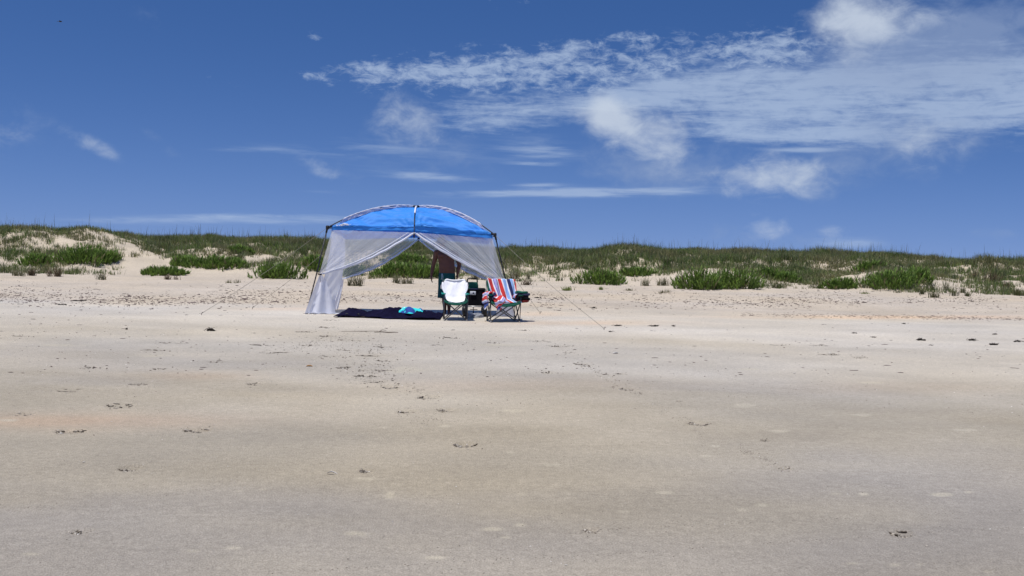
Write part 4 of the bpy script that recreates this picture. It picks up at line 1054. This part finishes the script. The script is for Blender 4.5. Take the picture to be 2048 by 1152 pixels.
# ------------------------------------------------------------------ blanket, beach towel, flip flops
def blanket():  # real blanket, spread wider and darker to stand in for the tent's shadow
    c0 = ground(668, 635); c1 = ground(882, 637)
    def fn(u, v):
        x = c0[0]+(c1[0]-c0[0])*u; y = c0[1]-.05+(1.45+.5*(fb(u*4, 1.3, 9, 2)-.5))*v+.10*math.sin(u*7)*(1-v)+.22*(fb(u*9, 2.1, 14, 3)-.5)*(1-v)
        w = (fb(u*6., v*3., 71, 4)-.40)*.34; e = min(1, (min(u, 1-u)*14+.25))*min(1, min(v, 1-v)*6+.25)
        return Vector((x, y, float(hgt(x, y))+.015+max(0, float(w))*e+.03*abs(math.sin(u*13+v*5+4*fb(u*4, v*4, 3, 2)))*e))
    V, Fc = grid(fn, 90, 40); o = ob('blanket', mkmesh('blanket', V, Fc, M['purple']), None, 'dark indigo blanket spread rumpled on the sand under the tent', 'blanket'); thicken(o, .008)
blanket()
def teal_towel():
    c0 = ground(797, 633.5); c1 = ground(844, 635)
    m, nt, out = nmat('teal_print'); N = nt.nodes; b = N.new('ShaderNodeBsdfPrincipled'); b.inputs['Roughness'].default_value = .9
    tc = N.new('ShaderNodeTexCoord'); no = N.new('ShaderNodeTexNoise'); no.inputs['Scale'].default_value = 5; no.inputs['Detail'].default_value = 2; link(nt, tc.outputs['Object'], no.inputs[0])
    r = N.new('ShaderNodeValToRGB'); e = r.color_ramp.elements; r.color_ramp.interpolation = 'CONSTANT'; e[0].position = 0; e[0].color = (.02, .06, .28, 1); e[1].position = .44; e[1].color = (.02, .62, .62, 1); q = e.new(.60); q.color = (.80, .85, .85, 1); q = e.new(.66); q.color = (.03, .45, .6, 1)
    link(nt, no.outputs[0], r.inputs[0]); link(nt, r.outputs[0], b.inputs['Base Color']); link(nt, b.outputs[0], out.inputs[0])
    def fn(u, v):
        x = c0[0]+(c1[0]-c0[0])*u; y = c0[1]-.02+.45*v+.06*math.sin(u*9)
        h = .05*math.exp(-((u-.35)/.3)**2-((v-.5)/.35)**2)+.04*abs(math.sin(u*11+v*6))
        return Vector((x, y, float(hgt(x, y))+.07+.05*min(1, v*4)+h*min(1, min(u, 1-u)*8)*min(1, min(v, 1-v)*6)))
    V, Fc = grid(fn, 50, 30); o = ob('beach_towel', mkmesh('beach_towel', V, Fc, m), None, 'crumpled turquoise, blue and white towel lying on the dark blanket', 'towel'); thicken(o, .01)
teal_towel()
def flop(px, py, rz, label):
    g = ground(px, py); r = root('flip_flop', g, label, 'flip flop', 'pair of flip flops on the sand', rz)
    o = [(.0, -.13), (.035, -.12), (.042, -.08), (.036, -.02), (.044, .05), (.045, .10), (.02, .135), (-.015, .135), (-.038, .11), (-.044, .05), (-.034, -.02), (-.038, -.08), (-.03, -.12)]
    n = len(o); V = [(a, b, 0.004) for a, b in o]+[(a, b, .03+.01*(b < -.05)) for a, b in o]
    Fc = [tuple(range(n))[::-1], tuple(range(n, 2*n))]+[(i, (i+1) % n, n+(i+1) % n, n+i) for i in range(n)]
    MB().add(V, Fc).build('sole', M['sole'], r, smooth=False)
    MB().tube([(-.042, -.02, .03), (-.03, .03, .085), (0, .09, .055), (0, .10, .03)], .010, 6).tube([(.042, -.02, .03), (.03, .03, .085), (0, .09, .055)], .010, 6).build('strap', M['joint'], r)
flop(697, 635, 1.75, 'left brown flip flop on the sand in front of the blanket')
flop(720, 635.5, 1.35, 'right brown flip flop on the sand in front of the blanket')

# ------------------------------------------------------------------ the man
def person():
    b = ground(892, 627.5); D = b[1]; S = F/D
    base = V3(b); r = root('person', base, 'shirtless tanned man in teal swim shorts and grey hat standing under the tent', 'person')
    def J(px, py, dy=0): return Vector(((px-892)/S, dy, (627.5-(py if py < 575 else 575+(py-575)*(52.5/58)))/S))
    body = MB()
    E = Matrix.Identity(3)
    # torso rings from crotch to neck
    tor = [((891.5, 571), .145, .10, .01), ((892, 561), .175, .125, .0), ((892.5, 551), .178, .135, -.01), ((892.5, 543), .180, .142, -.02), ((892, 533), .176, .140, -.02), ((891, 524), .178, .132, -.005),
           ((890, 516), .190, .128, .0), ((889, 509), .196, .118, .01), ((888, 504), .165, .100, .02), ((886, 500.5), .10, .075, .03), ((884.5, 498), .068, .064, .025), ((882, 491), .060, .062, .0)]
    body.loft([(J(p[0], p[1], dy), rx, ry) for (p, rx, ry, dy) in tor], 26)
    # pectorals, shoulders
    body.ell(J(882, 512, -.085), (.085, .045, .06)); body.ell(J(897, 512, -.085), (.085, .045, .06)); body.ell(J(892, 538, -.07), (.125, .095, .12))
    def limb(pts, rad, n=14):
        # resample smoothly
        P = []; R = []
        for i in range(len(pts)-1):
            for k in range(4): t = k/4; P.append(pts[i].lerp(pts[i+1], t)); R.append(rad[i]*(1-t)+rad[i+1]*t)
        P.append(pts[-1]); R.append(rad[-1]); body.tube(P, R, n)
    # right arm of the man (left in the picture), hanging slightly away
    sL = J(870.5, 506, .02); eL = J(864.5, 531, .03); wL = J(861.3, 551, -.03)
    body.ell(sL, (.068, .068, .07)); body.ell(J(874, 504, .02), (.075, .065, .05))
    limb([sL, sL.lerp(eL, .35), sL.lerp(eL, .7), eL, eL.lerp(wL, .3), eL.lerp(wL, .7), wL], [.060, .056, .050, .044, .046, .036, .028])
    sR = J(909, 506, .02); eR = J(916.5, 529, .06); wR = J(913.5, 548, -.02)
    body.ell(sR, (.068, .068, .07)); body.ell(J(904.5, 503.5, .02), (.075, .065, .05))
    limb([sR, sR.lerp(eR, .35), sR.lerp(eR, .7), eR, eR.lerp(wR, .3), eR.lerp(wR, .7), wR], [.060, .056, .050, .044, .046, .036, .028])
    def hand(w, d, side):
        d = d.normalized(); a = Vector((side, 0, 0)); f = Vector((0, -1, 0))
        palm = w+d*.05; rot = Matrix.Identity(3)
        body.ell(palm, (.028, .036, .050)); body.ell(w+d*.015, (.025, .028, .03))
        for i, (o, L) in enumerate(((-.028, .072), (-.009, .082), (.010, .077), (.028, .060))):
            p0 = w+d*.085+f*o*-1; k = random.uniform(.1, .3)
            p1 = p0+d*L*.45+f*(-o*.25)+a*.004; p2 = p1+d*L*.32-a*.012-f*0.0; p3 = p2+d*L*.22-a*.018
            body.tube([w+d*.06+f*o*-.8, p0, p1, p2, p3], [.010, .0095, .009, .008, .0065], 8)
        q0 = w+d*.03+f*.028; body.tube([q0, q0+d*.03+f*.024-a*.006, q0+d*.062+f*.03-a*.012, q0+d*.082+f*.026-a*.014], [.013, .0115, .010, .0075], 8)
    hand(wL, Vector((.07, -.03, -1)), -1); hand(wR, Vector((-.10, -.1, -1)), 1)
    # legs
    for (hx, kx, ax, s) in ((885.5, 888, 889.5, -1), (899, 898, 897.5, 1)):
        h = J(hx, 566, .0); k = J(kx, 597, -.01); a = J(ax, 626, .03)
        limb([h, h.lerp(k, .4), h.lerp(k, .8), k, k.lerp(a, .3), k.lerp(a, .7), a], [.092, .082, .062, .055, .056, .040, .034])
        an = J(ax, 628, .03); body.ell(an+Vector((0, .02, -.01)), (.035, .045, .04)); sp = Vector((s*.02, 0, 0))
        body.loft([(an+Vector((0, .05, -.02)), .025, .02, Matrix.Rotation(pi/2, 3, 'X')), (an+Vector((0, 0, -.015)), .036, .038, Matrix.Rotation(pi/2, 3, 'X')), (an+sp+Vector((0, -.09, -.035)), .044, .024, Matrix.Rotation(pi/2, 3, 'X')), (an+sp*1.5+Vector((0, -.15, -.042)), .044, .016, Matrix.Rotation(pi/2, 3, 'X')), (an+sp*1.6+Vector((0, -.175, -.045)), .03, .012, Matrix.Rotation(pi/2, 3, 'X'))], 12)
        for i in range(5): q = an+sp*1.5+Vector((s*(-.034+.017*i), -.16, -.045)); body.tube([q, q+Vector((0, -.03+.004*i, -.002))], [.011-.001*i, .009-.001*i], 7)
    # head, looking down and to one side
    hc = J(880, 485.5, -.015); tilt = Matrix.Rotation(math.radians(14), 3, 'X') @ Matrix.Rotation(math.radians(-6), 3, 'Y')
    def H(x, y, z): return hc+tilt @ Vector((x, y, z))
    body.ell(hc, (.076, .095, .105), 20, 14, tilt); body.ell(H(0, -.02, -.055), (.058, .070, .062), 16, 10, tilt)
    body.ell(H(0, -.10, -.015), (.013, .02, .026), 10, 7, tilt); body.ell(H(0, -.082, -.095), (.026, .02, .018), 10, 7, tilt)
    for s in (-1, 1): body.ell(H(s*.078, .005, -.01), (.010, .020, .030), 8, 7, tilt); body.ell(H(s*.03, -.082, .022), (.024, .012, .008), 8, 6, tilt)
    body.tube([J(884, 501, .01), J(882.5, 495, .0), H(0, .01, -.06)], [.066, .058, .056], 14)
    o = body.build('body', M['skin'], r); fuse(o, .0065, 4)
    for s in (-1, 1): MB().ell(H(s*.030, -.088, .006), (.011, .006, .006), 8, 6, tilt).build('eye', M['eye'], r)
    MB().ell(H(0, -.086, -.062), (.022, .006, .007), 10, 6, tilt).build('mouth', M['lip'], r)
    for px_ in (877.5, 893.5): MB().ell(J(px_, 514, -.131), (.011, .004, .011), 10, 6).build('nipple', M['lip'], r)
    MB().ell(J(884, 538.5, -.165), (.007, .004, .009), 8, 6).build('navel', M['lip'], r)
    # hair below the hat and the hat
    hr = MB(); hr.ell(H(0, .018, .015), (.083, .092, .098), 18, 12, tilt); hr.build('hair', M['hair'], r)
    # keep the face clear: hair sits behind, hat covers the crown
    def hatf(u, v):
        a = 2*pi*u
        if v < .7: k = v/.7; rr = math.sin(k*pi/2)**.7; x = .088*rr; y = .106*rr; z = .045+.085*math.cos(k*pi/2)**.8
        else: k = (v-.7)/.3; x = .088+.055*k; y = .106+.06*k; z = .045-.028*k+.006*math.sin(3*a)*k
        return H(x*math.cos(a), .004+y*math.sin(a), z)
    V, Fc = grid(hatf, 40, 20); thicken(ob('hat', mkmesh('hat', V, Fc, M['hat']), r), .004)
    # shorts
    sh = MB(); sh.loft([(J(892.5, 545.5, -.015), .184, .150), (J(892.3, 552, -.01), .188, .150), (J(892, 562, 0), .192, .142), (J(892, 572, 0), .188, .125), (J(892, 577, 0), .17, .11)], 26)
    for (x0, x1) in ((884.3, 882.7), (900, 900.5)):
        sh.loft([(J(x0, 566, 0), .098, .115), (J((x0+x1)/2, 582, -.005), .098, .108), (J(x1, 598, -.008), .096, .10)], 20)
    so = sh.build('shorts', M['shorts'], r); fuse(so, .011, 3)
    MB().box(J(892.3, 546.5, -.014), (.374, .306, .022), .0)  # (waist seam kept inside the cloth)
    st = MB(); st.tube([J(882.5, 547, -.155), J(883, 553, -.162), J(882, 559, -.160)], .006, 6); st.tube([J(884, 547, -.155), J(885.2, 553, -.162), J(884.6, 561, -.158)], .006, 6); st.build('drawstring', M['cord'], r)
person()

# tiny far bird high in the sky
p = at(121, 43, 90); bd = MB(); bd.ell((0, 0, 0), (.12, .04, .04), 10, 6)
bd.add([(-.05, 0, .02), (.06, 0, .02), (.0, -.12, .05), (-.05, -.2, .02)], [(0, 1, 2, 3)]).add([(-.05, 0, .02), (.06, 0, .02), (.0, .12, .05), (-.05, .2, .02)], [(0, 1, 2, 3)]).add([(-.14, -.02, 0), (-.14, .02, 0), (-.26, .04, 0), (-.26, -.04, 0)], [(0, 1, 2, 3)])
o = bd.build('flying_bird', M['joint'], smooth=False, label='tiny dark bird flying high in the sky at upper left', cat='bird'); o.location = p; thicken(o, .012)

# ------------------------------------------------------------------ light and sky
SUN_EL = math.radians(72); SUN_AZ = math.radians(-140)   # azimuth from +y towards +x
sun = bpy.data.lights.new('sun', 'SUN'); sun.energy = 4.1; sun.angle = math.radians(.5); sun.color = (1, .965, .91)
so = bpy.data.objects.new('sun', sun); COL.objects.link(so)
sd = Vector((math.sin(SUN_AZ)*math.cos(SUN_EL), math.cos(SUN_AZ)*math.cos(SUN_EL), math.sin(SUN_EL)))
so.rotation_euler = sd.to_track_quat('Z', 'Y').to_euler(); so.location = (0, 0, 30)

w = bpy.data.worlds.new('World'); w.cycles.sampling_method = 'MANUAL'; w.cycles.sample_map_resolution = 256; SC.world = w; w.use_nodes = True; nt = w.node_tree; nt.nodes.clear(); N = nt.nodes
out = N.new('ShaderNodeOutputWorld'); bgd = N.new('ShaderNodeBackground'); bgd.inputs[1].default_value = .10
sky = N.new('ShaderNodeTexSky'); sky.sky_type = 'NISHITA'; sky.sun_disc = False; sky.sun_elevation = SUN_EL; sky.sun_rotation = SUN_AZ % (2*pi)
sky.altitude = 0; sky.air_density = 1.0; sky.dust_density = .3; sky.ozone_density = 2.0
tc = N.new('ShaderNodeTexCoord'); sep = N.new('ShaderNodeSeparateXYZ'); link(nt, tc.outputs['Generated'], sep.inputs[0])
def mt(op, a, b=None, c=None):
    n = N.new('ShaderNodeMath'); n.operation = op
    for i, v in enumerate((a, b, c)):
        if v is None: continue
        if isinstance(v, (int, float)): n.inputs[i].default_value = v
        else: link(nt, v, n.inputs[i])
    return n.outputs[0]
# the clear polarised blue of this sky comes from reading it a little higher up
zz = mt('MULTIPLY_ADD', sep.outputs[2], mt('MULTIPLY_ADD', mt('MINIMUM', sep.outputs[2], .35), 4.2, 1.3), .13)
cv = N.new('ShaderNodeCombineXYZ'); link(nt, sep.outputs[0], cv.inputs[0]); link(nt, sep.outputs[1], cv.inputs[1]); link(nt, zz, cv.inputs[2])
nv_ = N.new('ShaderNodeVectorMath'); nv_.operation = 'NORMALIZE'; link(nt, cv.outputs[0], nv_.inputs[0]); link(nt, nv_.outputs[0], sky.inputs[0])
sp3 = N.new('ShaderNodeSeparateColor'); link(nt, sky.outputs[0], sp3.inputs[0]); tn = N.new('ShaderNodeCombineColor')
for i, (a_, g_) in enumerate(((.375, 1.50), (.60, 1.10), (.995, 1.0))):   # deep polarised blue
    link(nt, mt('MINIMUM', mt('MULTIPLY', mt('POWER', sp3.outputs[i], g_), a_), sp3.outputs[i]), tn.inputs[i])
# clouds: laid out by compass bearing (A) and height above the horizon (E)
A = mt('ARCTAN2', sep.outputs[0], sep.outputs[1]); E = mt('ARCSINE', sep.outputs[2])
def ang(px, py):
    d = ray(px, py); d = d/np.linalg.norm(d); return math.atan2(d[0], d[1]), math.asin(d[2])
def blob(px, py, rx, ry, rot=0, k=1.0):
    a, e = ang(px, py); da = mt('SUBTRACT', A, a); de = mt('SUBTRACT', E, e); c, s = math.cos(rot), math.sin(rot)
    p = mt('ADD', mt('MULTIPLY', da, c*F/rx), mt('MULTIPLY', de, s*F/rx)); q = mt('ADD', mt('MULTIPLY', da, -s*F/ry), mt('MULTIPLY', de, c*F/ry))
    r = mt('ADD', mt('MULTIPLY', p, p), mt('MULTIPLY', q, q)); return mt('MULTIPLY', mt('EXPONENT', mt('MULTIPLY', r, -1)), k)
def addall(L):
    r = L[0]
    for x in L[1:]: r = mt('ADD', r, x)
    return r
def cn(sx, sy, det, seed, rough=.55, dist=0):
    c = N.new('ShaderNodeCombineXYZ'); link(nt, mt('MULTIPLY', A, sx), c.inputs[0]); link(nt, mt('MULTIPLY', E, sy), c.inputs[1]); c.inputs[2].default_value = seed
    n = N.new('ShaderNodeTexNoise'); n.inputs['Scale'].default_value = 1; n.inputs['Detail'].default_value = det; n.inputs['Roughness'].default_value = rough; n.inputs['Distortion'].default_value = dist
    link(nt, c.outputs[0], n.inputs['Vector']); return n.outputs[0]
def ramp(s, a, b, lo=0, hi=1):
    r = N.new('ShaderNodeMapRange'); r.interpolation_type = 'SMOOTHSTEP'; r.inputs[1].default_value = a; r.inputs[2].default_value = b; r.inputs[3].default_value = lo; r.inputs[4].default_value = hi; link(nt, s, r.inputs[0]); return r.outputs[0]
fine = cn(62, 135, 9, 3.1, .68, .4); broad = cn(14, 34, 4, 8.2, .5, .2); streaky = cn(20, 150, 8, 4.4, .64, .5)
S1 = addall([blob(740, 147, 60, 30, 0, .9), blob(860, 145, 90, 36, 0, .95), blob(990, 145, 100, 44, 0, .8), blob(1150, 155, 130, 55, 0, .8), blob(625, 152, 45, 18, 0, .7), blob(1330, 140, 130, 55, 0, .85), blob(1490, 105, 90, 36, 0, .7), blob(1270, 80, 60, 22, 0, .4), blob(1600, 110, 110, 50, 0, .8),
             blob(1020, 8, 50, 14, 0, .55), blob(630, 72, 16, 10, 0, .42), blob(637, 102, 18, 6, 0, .45), blob(450, 160, 60, 18, 0, .32), blob(1140, 90, 30, 14, 0, .5)])
S2 = addall([blob(950, 232, 110, 36, 0, .75), blob(1090, 215, 140, 34, 0, .75), blob(1260, 195, 140, 40, 0, .85), blob(1430, 175, 180, 52, 0, .9), blob(1600, 190, 190, 74, 0, .85), blob(1800, 185, 220, 74, 0, .8), blob(2040, 180, 180, 62, .1, 1.0), blob(1500, 258, 150, 22, 0, .7), blob(1640, 272, 140, 18, 0, .7), blob(2350, 150, 300, 90, 0, 1.0), blob(-500, 100, 300, 60, 0, .6)])
sp = mt('SUBTRACT', mt('ADD', mt('MULTIPLY', fine, 1.5), mt('MULTIPLY', broad, .7)), 1.10)
sq = mt('SUBTRACT', mt('ADD', mt('ADD', mt('MULTIPLY', streaky, 1.0), mt('MULTIPLY', fine, .55)), mt('MULTIPLY', broad, .5)), 1.025)
sheet_d = mt('MAXIMUM', ramp(mt('ADD', mt('MINIMUM', S1, 1), mt('MULTIPLY', sp, 2.0)), .35, 1.40, 0, .66), ramp(mt('ADD', mt('MINIMUM', S2, 1.25), mt('MULTIPLY', sq, 2.0)), .25, 1.50, 0, .66))
sheet_d = mt('MULTIPLY', sheet_d, ramp(mt('ADD', S1, S2), .06, .30))
thin = addall([blob(770, 300, 210, 26, 0, .5), blob(490, 298, 110, 7, 0, .42), blob(850, 352, 120, 12, -.04, .7), blob(1180, 385, 290, 10, .03, 1.15), blob(1070, 370, 70, 5, .03, .6), blob(1080, 300, 90, 30, -.1, .6), blob(1010, 215, 140, 25, 0, .5),
               blob(620, 440, 300, 11, .04, .6), blob(1600, 300, 100, 7, .0, .8), blob(1070, 328, 50, 4, 0, .6), blob(200, 440, 200, 8, .03, .35), blob(1700, 488, 90, 14, 0, .6), blob(640, 383, 50, 5, 0, .3), blob(500, 430, 160, 7, .04, .5)])
streak = cn(16, 150, 6, 5.5, .6, .3); thin_d = mt('MULTIPLY', ramp(mt('ADD', streak, mt('MULTIPLY', thin, .35)), .52, .92), ramp(thin, .04, .8, 0, .55))
pn1 = cn(40, 62, 9, 1.3, .6, .3); pn2 = cn(9, 16, 3, 2.7, .5, .2)
bright = addall([blob(1206, 226, 50, 36, -.2, 1.2), blob(1262, 262, 66, 40, -.5, 1.0), blob(1338, 290, 62, 50, -.4, .95), blob(1535, 352, 112, 40, .0, 1.0), blob(1695, 55, 75, 52, -.2, 1.0), blob(1760, 30, 120, 60, 0, .75), blob(815, 240, 78, 50, -.3, .62), blob(1840, 290, 80, 48, 0, .55), blob(1535, 455, 46, 24, 0, .85), blob(1670, 468, 40, 16, 0, .5), blob(185, 290, 52, 15, -.45, .48), blob(640, 335, 56, 20, -.5, .42), blob(-100, 250, 150, 60, 0, .4)])
veil = addall([blob(1290, 330, 130, 50, 0, .62), blob(1420, 340, 150, 55, 0, .6), blob(1900, 70, 230, 90, 0, .95), blob(1780, 130, 160, 50, 0, .75), blob(1800, 285, 150, 62, 0, .85), blob(830, 265, 90, 50, 0, .5), blob(1620, 355, 90, 45, 0, .5), blob(1460, 465, 90, 22, 0, .35), blob(1640, 480, 110, 20, 0, .4), blob(330, 290, 60, 16, -.6, .3), blob(290, 30, 50, 26, -.7, .26), blob(1990, 468, 50, 14, 0, .4), blob(900, 330, 200, 50, 0, .25), blob(690, 350, 60, 20, -.4, .3)])
pnn = mt('SUBTRACT', mt('ADD', pn1, mt('MULTIPLY', pn2, .6)), .80)
puff_d = mt('MULTIPLY', ramp(mt('ADD', bright, mt('MULTIPLY', pnn, 1.7)), .12, 1.55, 0, .84), ramp(bright, .05, .3))
veil_d = mt('MULTIPLY', ramp(mt('ADD', veil, mt('MULTIPLY', pnn, 1.3)), .12, 1.15, 0, .60), ramp(veil, .04, .3))
# greyer bellies
cloudA = mt('MAXIMUM', sheet_d, thin_d)
def over(base, dens, col):
    q = N.new('ShaderNodeMix'); q.data_type = 'RGBA'; link(nt, dens, q.inputs[0]); link(nt, base, q.inputs[6]); q.inputs[7].default_value = (*col, 1); return q.outputs[2]
lay = over(tn.outputs[0], cloudA, (4.7, 5.8, 7.6)); lay = over(lay, veil_d, (2.85, 3.75, 5.7)); lay = over(lay, puff_d, (5.7, 6.45, 7.6))
link(nt, lay, bgd.inputs[0]); link(nt, bgd.outputs[0], out.inputs[0])

SC.view_settings.view_transform = 'Standard'; SC.view_settings.look = 'None'; SC.view_settings.gamma = 1; SC.view_settings.exposure = 0
SC.render.engine = 'CYCLES'; SC.cycles.transparent_max_bounces = 24
SC.render.resolution_x = 1024; SC.render.resolution_y = 576
